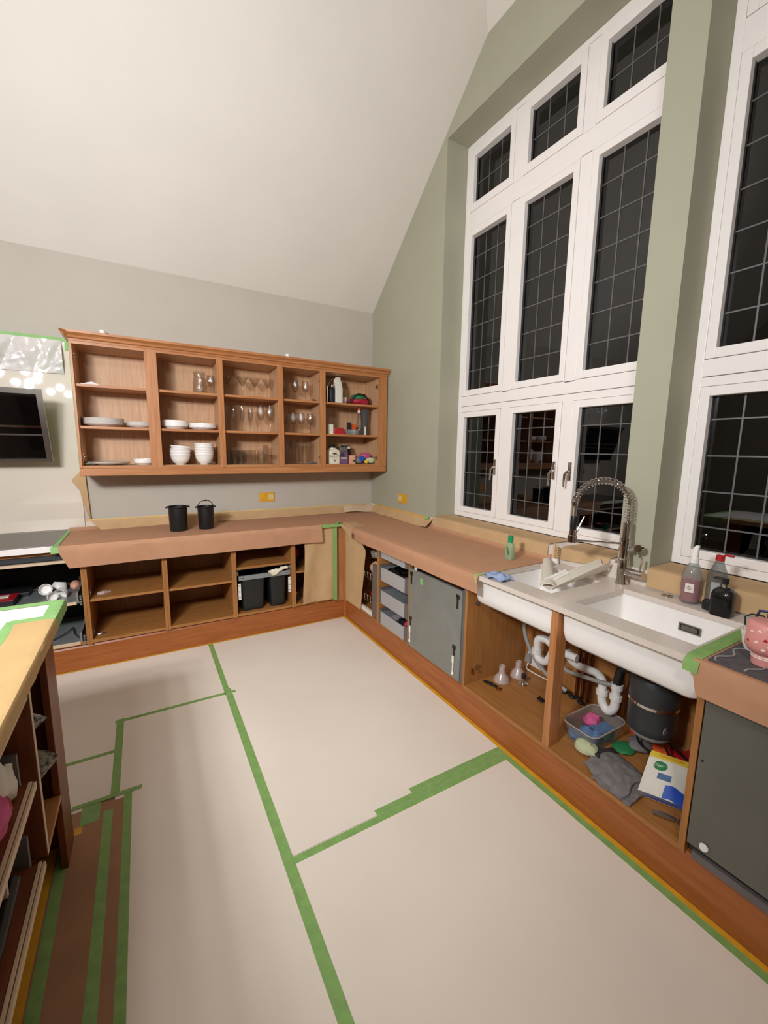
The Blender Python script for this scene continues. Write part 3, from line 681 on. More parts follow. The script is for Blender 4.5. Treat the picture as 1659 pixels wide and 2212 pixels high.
# strip hanging beside the wall cabinet down to the worktop
SL = [(1.385, -2.600), (1.355, -2.628), (1.307, -2.668), (1.285, -2.648), (1.225, -2.614), (1.166, -2.609), (1.09, -2.594), (0.995, -2.570)]
def side_strip(u, v):
    z = 1.385 - 0.39 * v
    xl = SL[-1][1]
    for (a, b) in zip(SL, SL[1:]):
        if b[0] <= z <= a[0]: xl = a[1] + (b[1] - a[1]) * (a[0] - z) / (a[0] - b[0])
    xr = -2.574 + 0.012 * v
    return (xl + (xr - xl) * u, -0.016 - 0.020 * math.sin(v * 4) * (1 - u) - 0.012 * u, z)
obj('hanging_paper', MB().sheet(side_strip, 5, 22), 'kraft_tan', None, 'narrow torn tan paper strip hanging below the left end of the wall cabinet', 'paper')

# ------------------------------------------------------------------ masking tape
def tape(name, mb, m, label): return obj(name, mb, m, None, label, 'tape')
tape('masking_tape', box(-2.60, -0.025, -0.0225, -0.0205, 0.982, 0.998), 'tape_cream', 'thin cream tape line along the top of the back wall paper strip')
tape('masking_tape', box(-0.0245, -0.0205, -1.09, -0.13, 0.984, 1.000), 'tape_yellow', 'thin yellow tape line along the right wall under the socket')
def tg(u, v):
    p = poly_profile([(-0.03, 0.9205), (-0.626, 0.922), (-0.656, 0.912), (-0.660, 0.875)])(v); return (-2.735 + 0.042 * u, p.x, p.y + 0.0008)
tape('masking_tape', MB().sheet(tg, 3, 16, 0.0006), 'tape_green_pale', 'pale green tape edging the worktop paper beside the grey hob')
tape('masking_tape', box(-0.727, -0.692, -0.640, -0.628, 0.20, 0.884), 'tape_green', 'vertical green tape on the hanging paper beside the corner post')
tape('masking_tape', MB().sheet(lambda u, v: (-0.845 + 0.20 * u, -0.641 - 0.006 * v, 0.919 - 0.03 * v), 6, 2, 0.0006), 'tape_green', 'short green tape along the worktop edge above the corner post')
tape('masking_tape', MB().sheet(lambda u, v: (-0.700 + 0.060 * u, -0.615 - 0.05 * v, 0.9235 + 0.005 * math.sin(u * 3)), 5, 5, 0.0006), 'tape_green_pale', 'crumpled green tape patch on top of the inner worktop corner')
tape('masking_tape', MB().sheet(lambda u, v: (-0.6575 + 0.17 * u, -2.405 - 0.020 * v - 0.02 * u, 0.9205 - 0.045 * max(0, 0.12 - u) / 0.12 * v), 10, 3, 0.0006), 'tape_green_pale', 'crumpled green tape at the paper edge beside the blue cloth')
def tr_(u, v):
    p = poly_profile([(-0.03, 0.9195), (-0.628, 0.921), (-0.655, 0.912), (-0.6585, 0.872)])(v); return (p.x, -3.425 - 0.045 * u, p.y + 0.0006)
tape('masking_tape', MB().sheet(tr_, 3, 20, 0.0006), 'tape_green', 'wide green tape across the worktop at the right end of the sinks')
tape('masking_tape', MB().sheet(lambda u, v: (-0.030 - 0.02 * v, -1.085 - 0.05 * u, 1.012 - 0.03 * v), 4, 3, 0.0006), 'tape_green_pale', 'small green tape tab at the left corner of the window sill')
# floor tapes (on the board, 2.2 mm up)
FT = lambda x0, x1, y0, y1, lab, m='tape_green', z=0.0023, h=0.0006: tape('floor_tape', box(x0, x1, y0, y1, z, z + h), m, lab)
FT(-1.806, -1.772, -1.40, -0.592, 'green floor tape running from the back plinth to the first tape crossing')
FT(-1.803, -1.762, -5.0, -1.335, 'long green floor tape running down the middle towards the camera', z=0.0030)
FT(-1.762, -0.600, -2.692, -2.660, 'longest green cross tape joining the middle tape to the right plinth')
FT(-1.384, -0.600, -2.659, -2.629, 'middle strip of the stepped green cross tapes on the right')
FT(-1.184, -0.600, -2.628, -2.602, 'shortest strip of the stepped green cross tapes on the right')
FT(-2.405, -1.740, -1.392, -1.366, 'thin green cross tape between the middle tape and the short left tape')
FT(-2.397, -2.362, -1.965, -1.360, 'short wide green tape from the thin cross tape to the brown floor paper', z=0.0030)
FT(-3.3, -2.393, -1.662, -1.638, 'thin green cross tape running left behind the island end')
FT(-2.54, -2.272, -1.992, -1.968, 'green tape along the far end of the brown floor paper', z=0.0036)
FT(-0.640, -0.608, -5.0, -2.692, 'green tape edging the floor board along the right plinth', z=0.0030)
FT(-0.609, -0.5865, -5.0, -0.590, 'yellow tape line along the right-hand plinth', 'tape_yellow', 0.0036)
FT(-3.5, -0.609, -0.602, -0.5865, 'thin yellow tape line along the back plinth', 'tape_yellow', 0.0036)
obj('floor_paper', box(-2.562, -2.335, -5.0, -2.012, 0.0023, 0.0031), 'kraft_floor', None, 'long strip of brown paper on the floor beside the island', 'paper')
FT(-2.343, -2.312, -5.0, -1.995, 'green tape along the right edge of the brown floor paper', z=0.0032)
FT(-2.417, -2.382, -5.0, -2.06, 'green tape running down the middle of the brown floor paper', z=0.0032)
FT(-2.556, -2.520, -5.0, -2.17, 'green tape along the island side of the brown floor paper', z=0.0032)
FT(-2.50, -2.43, -2.10, -1.993, 'green tape patch beside the island end panel', z=0.0032)
FT(-2.515, -2.488, -2.140, -2.102, 'small yellow tape patch at the foot of the island end panel', 'tape_yellow', 0.0032)
FT(-2.597, -2.560, -5.0, -2.17, 'yellow tape along the foot of the island plinth', 'tape_yellow', 0.0023)
# ================================================================== ISLAND (left foreground)
isl = thing('island_unit', 'dark wood kitchen island with open shelves and drawers on its side', 'island', (-2.9, -3.4, 0.0))
X0 = -2.512; XD = -3.30
obj('end_panel', box(XD, X0 - 0.004, -2.147, -2.165, 0.0, 0.885, 0.002), 'cherry_z', isl)
obj('pilaster', box(X0 - 0.022, X0, -2.147, -2.287, 0.0, 0.885, 0.002), 'cherry_z', isl)
obj('rear_panel', box(XD, XD + 0.018, -2.165, -4.9, 0.0, 0.885), 'cherry_z', isl)
obj('upright', box(XD + 0.018, X0, -2.522, -2.540, 0.30, 0.885, 0.001), 'cherry_z', isl)
obj('upright_edge', box(X0, X0 + 0.0015, -2.522, -2.540, 0.30, 0.885), 'edge_pale', isl)
obj('plinth_board', box(X0 - 0.102, X0 - 0.088, -2.29, -4.9, 0.0, 0.27), 'cherry_y', isl)
obj('bay_shelf', box(XD + 0.018, X0, -2.287, -2.522, 0.294, 0.312, 0.001), 'oak_y', isl)
obj('bottom_board', box(XD + 0.018, X0 - 0.01, -2.540, -4.9, 0.27, 0.294), 'cherry_y', isl)
obj('top_rail', box(X0 - 0.5, X0, -2.56, -4.9, 0.848, 0.866, 0.001), 'cherry_y', isl)
obj('top_rail_edge', box(X0, X0 + 0.002, -2.56, -4.9, 0.848, 0.866), 'edge_pale', isl)
for (z, n) in ((0.592, 'wide'), (0.322, 'low')):
    d = obj('drawer', box(XD + 0.1, X0 - 0.012, -2.60, -4.2, z, z + 0.014), 'cherry_y', isl)
    obj('drawer_front_edge', box(X0 - 0.010, X0 - 0.001, -2.60, -4.2, z - 0.002, z + 0.018, 0.001), 'edge_pale', d)
    obj('drawer_front_edge', box(X0 + 0.001, X0 + 0.008, -2.60, -4.2, z - 0.006, z + 0.014, 0.001), 'edge_pale', d)
    obj('drawer_side', box(XD + 0.1, X0 - 0.03, -2.585, -2.60, z, z + 0.11), 'grey_rail', d)
obj('drawer_divider', box(XD + 0.1, X0 - 0.05, -2.715, -2.727, 0.336, 0.57), 'edge_pale', isl)
obj('stretcher_board', box(XD + .018, XD + .03, -2.54, -4.9, 0.3, 0.84), 'cherry_y', isl)
ist = thing('island_worktop', 'white island worktop with taped brown paper edges', 'worktop', (-2.95, -3.4, 0.885))
obj('slab', box(-3.42, -2.500, -4.98, -1.885, 0.887, 0.926, 0.012), 'upvc', ist)
fI = poly_profile([(-2.618, 0.9285), (-2.512, 0.9285), (-2.500, 0.925), (-2.4965, 0.915), (-2.497, 0.884)])
obj('island_paper', MB().sheet(lambda u, v: (fI(v).x + (0.003 * nz(u * 30, v * 5) if v > .8 else 0), -2.10 - 2.85 * u, fI(v).y + 0.0025 * max(0, nz(u * 26, v * 3)) + (0.004 * nz(u * 20, 3) if v > 0.95 else 0)), 60, 14), 'kraft_yellow', None, 'crinkled yellowish paper covering the right edge of the island top', 'paper')
fJ = poly_profile([(-2.545, 0.9285), (-2.512, 0.9285), (-2.500, 0.925), (-2.4965, 0.915), (-2.497, 0.884)])
tape('masking_tape', MB().sheet(lambda u, v: (fJ(v).x, -1.885 - 0.235 * u, fJ(v).y + 0.0008), 8, 10, 0.0008), 'tape_green_pale', 'green tape wrapping the far right corner of the island top')
tape('masking_tape', MB().sheet(lambda u, v: (-3.40 + 0.855 * u, -1.886 - 0.042 * v, 0.9288), 12, 2, 0.0008), 'tape_green_pale', 'green tape along the far edge of the island top')
tape('masking_tape', box(-2.650, -2.616, -4.9, -2.085, 0.9290, 0.9297), 'tape_green_pale', 'green tape between the white island top and its paper edge')
tape('masking_tape', box(-2.640, -2.50, -2.118, -2.080, 0.9300, 0.9307), 'tape_green_pale', 'short green tape across the end of the island paper edge')
# things stored in the island
def scrap(u, v, y, z, s): return (-2.60 + 0.085 * u + 0.01 * math.sin(v * 7 + s), y + 0.012 * math.sin(u * 5 + s), z + 0.11 * (v - .5) + 0.03 * u * (1 if s > 1 else -0.2))
obj('newspaper_wad', MB().sheet(lambda u, v: (-2.60 + 0.115 * u * (1 - abs(v - .5) * 1.5), -2.500 + 0.025 * math.sin(u * 6 + v * 3), 0.665 + 0.12 * v + 0.01 * math.sin(u * 9)), 10, 10), 'newsprint', None, 'upper crumpled newspaper poking out of the island bay', 'paper')
obj('newspaper_wad', MB().sheet(lambda u, v: (-2.60 + 0.135 * u * (1 - abs(v - .35) * 1.1), -2.500 + 0.025 * math.sin(u * 5 + v * 4 + 1), 0.530 + 0.13 * v + 0.012 * math.sin(u * 8)), 10, 10), 'newsprint', None, 'lower crumpled newspaper poking out of the island bay', 'paper')
kn = MB(); kn.lathe([(0, 0), (0.008, 0), (0.006, 0.012), (0.012, 0.02), (0.012, 0.03), (0, 0.034)], 12, (-2.545, -2.520, 0.50), 'y'); obj('metal_knob', kn, 'steel', None, 'small metal knob below the newspaper in the island bay', 'knob')  # a cabinet knob of turned metal
pk = MB(); pk.blob((-2.575, -2.80, 0.672), (0.055, 0.085, 0.065), 0.22, 1.2, 3, flat=0.608); obj('gift_bag', pk, 'cloth_pink', None, 'pink crumpled bag in the upper island drawer', 'bag')
pk = MB(); pk.blob((-2.59, -2.70, 0.70), (0.05, 0.05, 0.09), 0.35, 1.1, 5, 10, 8, flat=0.608); obj('paper_bundle', pk, 'paper_white', None, 'crumpled white paper bundle in the upper island drawer', 'paper')
pk = MB(); pk.blob((-2.565, -2.655, 0.66), (0.035, 0.035, 0.055), 0.3, 1.5, 8, 10, 8, flat=0.608); obj('napkin_pack', pk, 'offwhite', None, 'small off-white pack beside the paper bundle in the island drawer', 'pack')
pk = MB(); pk.blob((-2.56, -2.73, 0.635), (0.03, 0.045, 0.03), 0.25, 1.5, 9, 10, 8, flat=0.608); obj('ribbon_roll', pk, 'crimson', None, 'dark red ribbon roll beside the pink bag in the island drawer', 'ribbon')
ro = MB(); ro.tube([(-2.57, -2.66, 0.358), (-2.56, -2.85, 0.356), (-2.565, -3.0, 0.358)], [0.022, 0.016, 0.016], 12); obj('rolling_pin', ro, 'black_plastic', None, 'black handled utensil lying in the lower island drawer', 'utensil')
wb = MB(); wb.box(-2.70, -2.56, -2.86, -3.02, 0.338, 0.46, 0.004); obj('storage_box', wb, 'paper_white', None, 'white box in the lower island drawer', 'box')

# ================================================================== HOOD, SPLASHBACK, SOCKETS ON THE BACK WALL
obj('splashback', box(-3.6, -2.605, -0.010, -0.0005, 0.926, 2.36, 0.001), 'splash', None, 'glossy pale splashback panel behind the cooker hood', 'splashback')
hd_ = thing('cooker_hood', 'angled black glass cooker hood with steel frame on the back wall', 'hood', (-3.17, -0.2, 1.45))
yt, yb_, zt_, zb_ = -0.33, -0.16, 1.955, 1.462
def hoodp(x, z, o): # o = distance in front of the tilted face
    k = (z - zb_) / (zt_ - zb_); return (x, yb_ + (yt - yb_) * k - o, z)
def hplate(xa, xb, za, zb, o0, o1):
    vs = [hoodp(x, z, o) for x in (xa, xb) for z in (za, zb) for o in (o0, o1)]
    return vs, [(0, 1, 3, 2), (4, 6, 7, 5), (0, 4, 5, 1), (2, 3, 7, 6), (0, 2, 6, 4), (1, 5, 7, 3)]
XR, XLh = -2.742, -3.60
m_ = MB(); m_.add([(XLh, -0.012, zb_ + .02), (XR - 0.075, -0.012, zb_ + .02), (XR - 0.075, -0.012, zt_ - .12), (XLh, -0.012, zt_ - .12), (XLh, yb_ + .002, zb_), (XR - 0.075, yb_ + .002, zb_), (XR - 0.075, yt + .002, zt_), (XLh, yt + .002, zt_)], [(0, 1, 2, 3), (4, 5, 6, 7), (0, 1, 5, 4), (1, 2, 6, 5), (2, 3, 7, 6), (3, 0, 4, 7)])
obj('casing', m_, 'steel', hd_)
m_ = MB(); m_.add(*hplate(XLh, XR, zt_ - 0.034, zt_, 0, 0.022)); m_.add(*hplate(XLh, XR, zb_, zb_ + 0.018, 0, 0.022)); m_.add(*hplate(XR - 0.034, XR, zb_ + 0.018, zt_ - 0.034, 0, 0.022)); obj('frame', m_, 'steel', hd_)
m_ = MB(); m_.add(*hplate(XLh, XR - 0.034, 1.71, zt_ - 0.034, 0, 0.012)); obj('glass_panel', m_, 'black_glass', hd_)
m_ = MB(); m_.add(*hplate(XLh, XR - 0.034, zb_ + 0.018, 1.70, 0, 0.010)); obj('glass_panel', m_, 'black_glass', hd_)
m_ = MB(); m_.add(*hplate(XLh, XR - 0.034, 1.700, 1.712, 0, 0.018)); obj('trim_bar', m_, 'chrome', hd_)
m_ = MB(); m_.add(*hplate(XLh, XR - 0.034, 1.645, 1.655, 0, 0.014)); obj('trim_bar', m_, 'steel', hd_)
def foil(u, v):
    x = -3.6 + 0.955 * u; z = 2.352 - 0.240 * v
    k = abs(nz(x * 11 + v * 1.3, v * 0.8)) * 0.055 + abs(nz(x * 21 - v * 2.2, v * 1.2, 3)) * 0.028 + abs(nz(x * 6 + v * 4, v * 2, 9)) * 0.02
    return (x, -0.014 - k * (0.35 + 0.65 * math.sin(PI * min(1, max(0, v)))), z + 0.004 * nz(x * 6, 8))
obj('plastic_sheet', MB().sheet(foil, 90, 22, 0.0006), 'foil', None, 'crinkled shiny plastic sheet taped to the wall above the cooker hood', 'sheet')
tape('masking_tape', box(-3.6, -2.608, -0.0165, -0.0135, 2.345, 2.374), 'tape_green_pale', 'green tape holding the top of the plastic sheet on the back wall')
tape('masking_tape', box(-2.628, -2.600, -0.0165, -0.0135, 2.285, 2.345), 'tape_green_pale', 'short vertical green tape at the right end of the plastic sheet')
tape('masking_tape', box(-2.5735, -2.5712, -0.33, -0.02, 1.41, 2.29), 'tape_green_pale', 'thin green tape line down the left side of the wall cabinet')
def socket(label, pts):
    s = thing('wall_socket', label, 'socket', pts['c'])
    (ax, a0, a1, z0, z1) = pts['r']
    def bx_(d0, d1, p0, p1, q0, q1, b=0.001): return box(p0, p1, -d1, -d0, q0, q1, b) if ax == 'x' else box(-d1, -d0, p0, p1, q0, q1, b)
    obj('plate', bx_(0.0005, 0.008, a0, a1, z0, z1, 0.002), 'tape_yellow', s)
    n = 2 if abs(a1 - a0) > 0.12 else 1
    for k in range(n):
        c = a0 + (a1 - a0) * (k + .5) / n
        obj('tape_layer', bx_(0.0082, 0.0092, c - 0.030, c + 0.030, (z0 + z1) / 2 - 0.022, (z0 + z1) / 2 + 0.028), 'tape_cream' if k else 'tape_yellow', s)
    return s
socket('double wall socket covered with yellow tape on the back wall', dict(c=(-1.149, 0, 1.068), r=('x', -1.222, -1.076, 1.068, 1.155)))
socket('single wall socket covered with yellow tape on the green wall', dict(c=(0, -0.654, 1.070), r=('y', -0.727, -0.580, 1.070, 1.156)))
# knobs lying on top of the wall cabinet
for (x, lb) in ((-2.372, 'white puck lamp lying on the wall cabinet top near its left end'), (-0.985, 'white puck lamp lying on the wall cabinet top near the middle')):
    pl = thing('puck_lamp', lb, 'lamp', (x, -0.20, 2.3625))
    obj('puck', MB().lathe([(0, 2.3625), (0.018, 2.3625), (0.020, 2.37), (0.020, 2.415), (0.016, 2.42), (0, 2.42)], 16, (x, -0.22, 0)), 'white_plastic', pl)
    obj('wire_end', MB().tube([(x + 0.018, -0.22, 2.38), (x + 0.03, -0.225, 2.40), (x + 0.055, -0.22, 2.395)], 0.005, 8), 'black_plastic', pl)
# ================================================================== BUCKETS
def bucket(label, x, y, rt, h, handle):
    z = 0.9195; b = thing('black_bucket', label, 'bucket', (x, y, z))
    obj('body', MB().lathe([(0, z), (rt * 0.86, z), (rt * 0.89, z + 0.006), (rt * 0.955, z + h - 0.012), (rt * 1.08, z + h - 0.006), (rt * 1.08, z + h), (rt * 0.93, z + h - 0.002), (rt * 0.85, z + 0.02), (0, z + 0.012)], 30, (x, y, 0)), 'black_plastic', b)
    for s in (-1, 1): obj('lug', box(x + s * rt * 1.0, x + s * rt * 1.2, y - 0.012, y + 0.012, z + h - 0.012, z + h - 0.002, 0.002), 'black_plastic', b)
    if handle:
        pts = [(x - rt * 0.88 * math.cos(a), y - 0.012 * math.sin(a), z + h - 0.004 + rt * 0.80 * math.sin(a)) for a in [PI * k / 20 for k in range(21)]]
        obj('handle', MB().tube(pts, 0.0032, 8), 'black_plastic', b); obj('grip', MB().tube([(x - 0.012, y - 0.012, z + h - 0.004 + rt * 0.80), (x + 0.012, y - 0.012, z + h - 0.004 + rt * 0.80)], 0.006, 8), 'black_plastic', b)
bucket('black bucket without a handle up, left one on the back worktop', -1.955, -0.385, 0.073, 0.195, False)
bucket('black bucket with its wire handle raised, right one on the back worktop', -1.750, -0.385, 0.066, 0.185, True)
# ================================================================== PULL-OUT BINS
bn = thing('pull_out_bin', 'pair of black waste bins in a grey pull-out frame', 'bin', (-1.33, -0.4, 0.2125))
def binb(x0, x1, zt, y0=-0.565, y1=-0.14):
    R = [rrect(x0 + 0.012, x1 - 0.012, y0 + 0.012, y1 - 0.012, 0.2145, 0.02), rrect(x0, x1, y0, y1, zt, 0.022), rrect(x0 - 0.006, x1 + 0.006, y0 - 0.006, y1 + 0.006, zt, 0.024), rrect(x0 - 0.006, x1 + 0.006, y0 - 0.006, y1 + 0.006, zt + 0.008, 0.024), rrect(x0 + 0.006, x1 - 0.006, y0 + 0.006, y1 - 0.006, zt + 0.008, 0.02), rrect(x0 + 0.02, x1 - 0.02, y0 + 0.02, y1 - 0.02, 0.225, 0.02)]
    return MB().loft(R)
obj('bin', binb(-1.528, -1.328, 0.520), 'bin_plastic', bn); obj('bin', binb(-1.290, -1.142, 0.520), 'bin_plastic', bn)
obj('front_bar', box(-1.548, -1.112, -0.588, -0.574, 0.491, 0.530, 0.002), 'grey_metal', bn)
obj('rear_bar', box(-1.560, -1.107, -0.50, -0.488, 0.556, 0.575, 0.002), 'grey_metal', bn)
for (a, b) in ((-1.560, -1.548), (-1.115, -1.107)): obj('side_rail', box(a, b, -0.575, -0.10, 0.535, 0.565), 'grey_metal', bn)
for x in (-1.541, -1.117):
    br = obj('bracket', box(x - 0.0115, x + 0.0115, -0.5745, -0.568, 0.325, 0.464, 0.002), 'white_plastic', bn)
    for z in (0.345, 0.395, 0.445): obj('bracket_slot', box(x - 0.005, x + 0.005, -0.5755, -0.5735, z - 0.004, z + 0.004), 'black_plastic', br)
for (x, z) in ((-1.535, .51), (-1.515, .512), (-1.145, .511), (-1.125, .511)): obj('screw', MB().lathe([(0, 0), (0.004, 0), (0.004, 0.002), (0, 0.002)], 8, (x, -0.590, z), 'y'), 'black_plastic', bn)
def rag(u, v): return (-1.305 + 0.165 * u, -0.585 - 0.03 * math.sin(v * 3) + 0.01 * nz(u * 6, v * 5), 0.548 + 0.022 * u + 0.02 * nz(u * 5, v * 4, 2) - 0.045 * v * math.exp(-((u - .35) / .25) ** 2) - 0.01 * v)
obj('plastic_bag_scrap', MB().sheet(rag, 20, 10), 'cream', None, 'crumpled pale yellow bag scrap on the pull-out bin frame', 'bag')
# ================================================================== CROCKERY AND GLASSES IN THE WALL CABINET
Z3, Z2, Z1 = 2.0165, 1.7225, 1.4375     # top, middle, bottom shelf surfaces
YC = -0.19
def lathe_obj(name, prof, m, label, cat, loc, group=None, n=26):
    o = obj(name, MB().lathe(prof, n, (0, 0, 0)), m, None, label, cat, group, local=True); o.location = loc; return o
def plate_prof(r, h=0.022, t=0.004): return [(0, 0), (r * 0.55, 0), (r * 0.6, 0.003), (r * 0.97, h - 0.003), (r, h), (r * 0.97, h + 0.001), (r * 0.62, t + 0.004), (0, t + 0.002)]
def bowl_prof(r, h, f=0.45, t=0.004): return [(0, 0), (r * f, 0), (r * f, 0.005), (r * (f + .25), h * 0.22), (r * 0.92, h * 0.6), (r * 0.945, h * 0.84), (r, h * 0.90), (r * 1.005, h * 0.97), (r, h), (r - t, h), (r * 0.90 - t, h * 0.6), (r * (f + .2), h * 0.25), (0, 0.009)]
def lowbowl_prof(r, h): return [(0, 0), (r * 0.7, 0), (r * 0.86, h * 0.3), (r, h * 0.5), (r, h), (r - 0.004, h), (r - 0.006, h * 0.55), (r * 0.8, h * 0.36), (0, 0.006)]
def stack(name, prof, m, label_f, cat, x, y, z, n, dz, group, tilt_top=0.0):
    first = None
    for k in range(n):
        lab = label_f(k, n)
        if first is None: o = first = lathe_obj(name, prof, m, lab, cat, (x, y, z), group)
        else: o = dup(first, (x, y, z + k * dz), 0.4 * k, lab)
        if tilt_top and k == n - 1: o.rotation_euler = (0.04, tilt_top, 0)
ORD = ['bottom', 'second from bottom', 'third from bottom', 'fourth from bottom', 'fifth from bottom', 'sixth from bottom', 'seventh from bottom', 'eighth from bottom']
def lab(what, where):
    return lambda k, n: f'{what}, {"top" if k == n - 1 else ORD[k]} one of the stack {where}'
stack('dinner_plate', plate_prof(0.136, 0.020), 'china', lab('large white dinner plate', 'on the middle shelf'), 'plate', -2.412, YC, Z2, 8, 0.0062, 'dinner plates on the middle shelf')
stack('side_plate', plate_prof(0.100, 0.020), 'china', lab('white side plate', 'beside the dinner plates'), 'plate', -2.168, YC, Z2, 5, 0.0062, 'side plates on the middle shelf')
stack('pasta_bowl', lowbowl_prof(0.098, 0.048), 'china', lab('white pasta bowl', 'right of the wide oak stile'), 'bowl', -1.927, YC, Z2, 3, 0.011, 'left pasta bowls')
stack('pasta_bowl', lowbowl_prof(0.105, 0.042), 'china', lab('wide white pasta bowl', 'at the right of the second bay'), 'bowl', -1.716, YC, Z2, 2, 0.012, 'right pasta bowls')
stack('platter', plate_prof(0.146, 0.018), 'china', lab('flat white serving platter', 'in the bottom left bay'), 'plate', -2.400, YC, Z1, 2, 0.008, 'platters in the bottom left bay')
stack('small_dish', lowbowl_prof(0.072, 0.032), 'china', lab('small white dish', 'beside the serving platters'), 'bowl', -2.165, YC, Z1, 2, 0.014, 'small dishes in the bottom left bay')
stack('cereal_bowl', bowl_prof(0.079, 0.086), 'china', lab('white cereal bowl', 'that leans at the top'), 'bowl', -1.901, YC, Z1, 4, 0.022, 'left cereal bowls', 0.10)
stack('cereal_bowl', bowl_prof(0.076, 0.092), 'china', lab('white cereal bowl', 'beside the clear glasses'), 'bowl', -1.716, YC, Z1, 5, 0.021, 'right cereal bowls')
# glass shapes
def martini(h=0.165, r=0.055): return [(0, 0), (r * .72, 0), (r * .72, 0.002), (0.008, 0.006), (0.004, 0.02), (0.004, h * 0.52), (0.010, h * 0.56), (r, h), (r - 0.0015, h), (0.007, h * 0.575), (0, h * 0.57)]
def wine(h, r, rb=None): rb = rb or r * .9; return [(0, 0), (rb, 0), (rb, 0.002), (0.007, 0.006), (0.004, 0.02), (0.004, h * 0.42), (r * 0.55, h * 0.47), (r * 0.97, h * 0.62), (r, h * 0.72), (r * 0.82, h), (r * 0.82 - 0.0012, h), (r - .002, h * 0.72), (r * 0.5, h * 0.485), (0, h * 0.45)]
def flute(h, r): return [(0, 0), (r * 1.15, 0), (r * 1.15, 0.002), (0.006, 0.006), (0.004, 0.02), (0.004, h * 0.38), (r * .6, h * 0.44), (r, h * 0.62), (r * .95, h), (r * .95 - .0012, h), (r - .0015, h * .62), (r * .5, h * .46), (0, h * .43)]
def tumbler(h, r): return [(0, 0), (r * .88, 0), (r * .9, 0.004), (r, h), (r - 0.002, h), (r * .86, 0.014), (0, 0.012)]
def curvy(h, r): return [(0, 0), (r * .8, 0), (r * .82, 0.005), (r * .74, h * .3), (r * .78, h * .5), (r, h * .8), (r * .96, h), (r * .95 - .0015, h), (r - .002, h * .8), (r * .74, h * .5), (r * .7, h * .3), (r * .74, 0.018), (0, 0.016)]
def jugp(h, r): return [(0, 0), (r * .9, 0), (r, 0.01), (r * .95, h * .4), (r * .74, h * .8), (r * .85, h), (r * .83, h), (r * .72, h * .8), (r * .92, h * .4), (r * .95, 0.014), (0, 0.01)]
G = 'clear_glass'
jg = thing('glass_jug', 'clear glass jug on the top shelf of the second bay', 'jug', (-1.725, YC, Z3))
obj('vessel', MB().lathe(jugp(0.178, 0.056), 26, (-1.725, YC, Z3)), G, jg)
obj('handle', MB().tube([(-1.683, YC, Z3 + 0.155), (-1.655, YC, Z3 + 0.15), (-1.648, YC, Z3 + 0.10), (-1.678, YC, Z3 + 0.045)], 0.006, 8), G, jg)
lathe_obj('goblet', wine(0.165, 0.034), G, 'clear glass goblet right of the glass jug', 'glass', (-1.632, -0.15, Z3))
def row(name, prof, xs, z, base, cat, group, ys=None):
    f = None; names = ['leftmost', 'second', 'third', 'fourth', 'fifth', 'sixth', 'seventh', 'eighth']
    for k, x in enumerate(xs):
        lb = f'{names[k]} {base}' + ('' if k == 0 else ' from the left'); y = ys[k] if ys else YC
        if f is None: f = lathe_obj(name, prof, G, lb, cat, (x, y, z), group, 22)
        else: dup(f, (x, y, z), 0, lb)
row('martini_glass', martini(0.168, 0.052), [-1.50, -1.385, -1.280, -1.166], Z3, 'martini glass on the top shelf of the third bay', 'glass', 'martini glasses', [-.16, -.2, -.2, -.2])
row('champagne_flute', flute(0.212, 0.021), [-1.529, -1.468, -1.393, -1.324], Z2, 'champagne flute on the middle shelf', 'glass', 'champagne flutes')
row('wine_glass', wine(0.235, 0.036), [-1.232, -1.148], Z2, 'tall wine glass right of the champagne flutes', 'glass', 'tall wine glasses')
row('tumbler', tumbler(0.125, 0.026), [-1.523, -1.468, -1.413, -1.358, -1.303], Z1, 'straight tumbler in the bottom third bay', 'glass', 'straight tumblers', [-.17, -.18, -.17, -.18, -.16])
row('tumbler', tumbler(0.118, 0.026), [-1.500, -1.440, -1.385], Z1, 'rear tumbler behind the row of straight tumblers', 'glass', 'rear tumblers', [-.09, -.09, -.09])
jr = thing('glass_jar', 'squat clear glass jar in the bottom third bay', 'jar', (-1.242, -0.2, Z1)); obj('vessel', MB().lathe([(0, 0), (0.036, 0), (0.041, 0.01), (0.041, 0.085), (0.03, 0.1), (0.032, 0.118), (0.029, 0.118), (0.028, 0.1), (0.038, 0.085), (0.038, 0.014), (0, 0.01)], 24, (-1.242, -0.2, Z1)), G, jr); obj('lid', MB().lathe([(0, 0.119), (0.034, 0.119), (0.034, 0.128), (0, 0.131)], 24, (-1.242, -0.2, Z1)), G, jr)
lathe_obj('highball_glass', tumbler(0.172, 0.026), G, 'tall straight glass behind the small dessert glass', 'glass', (-1.182, -0.13, Z1))
lathe_obj('dessert_glass', martini(0.085, 0.034), G, 'small conical dessert glass at the right of the third bay', 'glass', (-1.146, -0.24, Z1))
row('goblet', wine(0.185, 0.036), [-1.0, -0.915, -0.815], Z3, 'round goblet on the top shelf of the fourth bay', 'glass', 'round goblets', [-.14, -.2, -.2])
row('brandy_glass', wine(0.185, 0.037), [-1.0, -0.945, -0.868, -0.778], Z2, 'brandy glass on the middle shelf of the fourth bay', 'glass', 'brandy glasses', [-.14, -.22, -.22, -.22])
lathe_obj('highball_glass', tumbler(0.185, 0.024), G, 'plain tall glass left of the curvy highball glasses', 'glass', (-1.008, -0.2, Z1))
row('curvy_glass', curvy(0.215, 0.033), [-0.940, -0.866, -0.790], Z1, 'curvy highball glass in the bottom fourth bay', 'glass', 'curvy highball glasses')
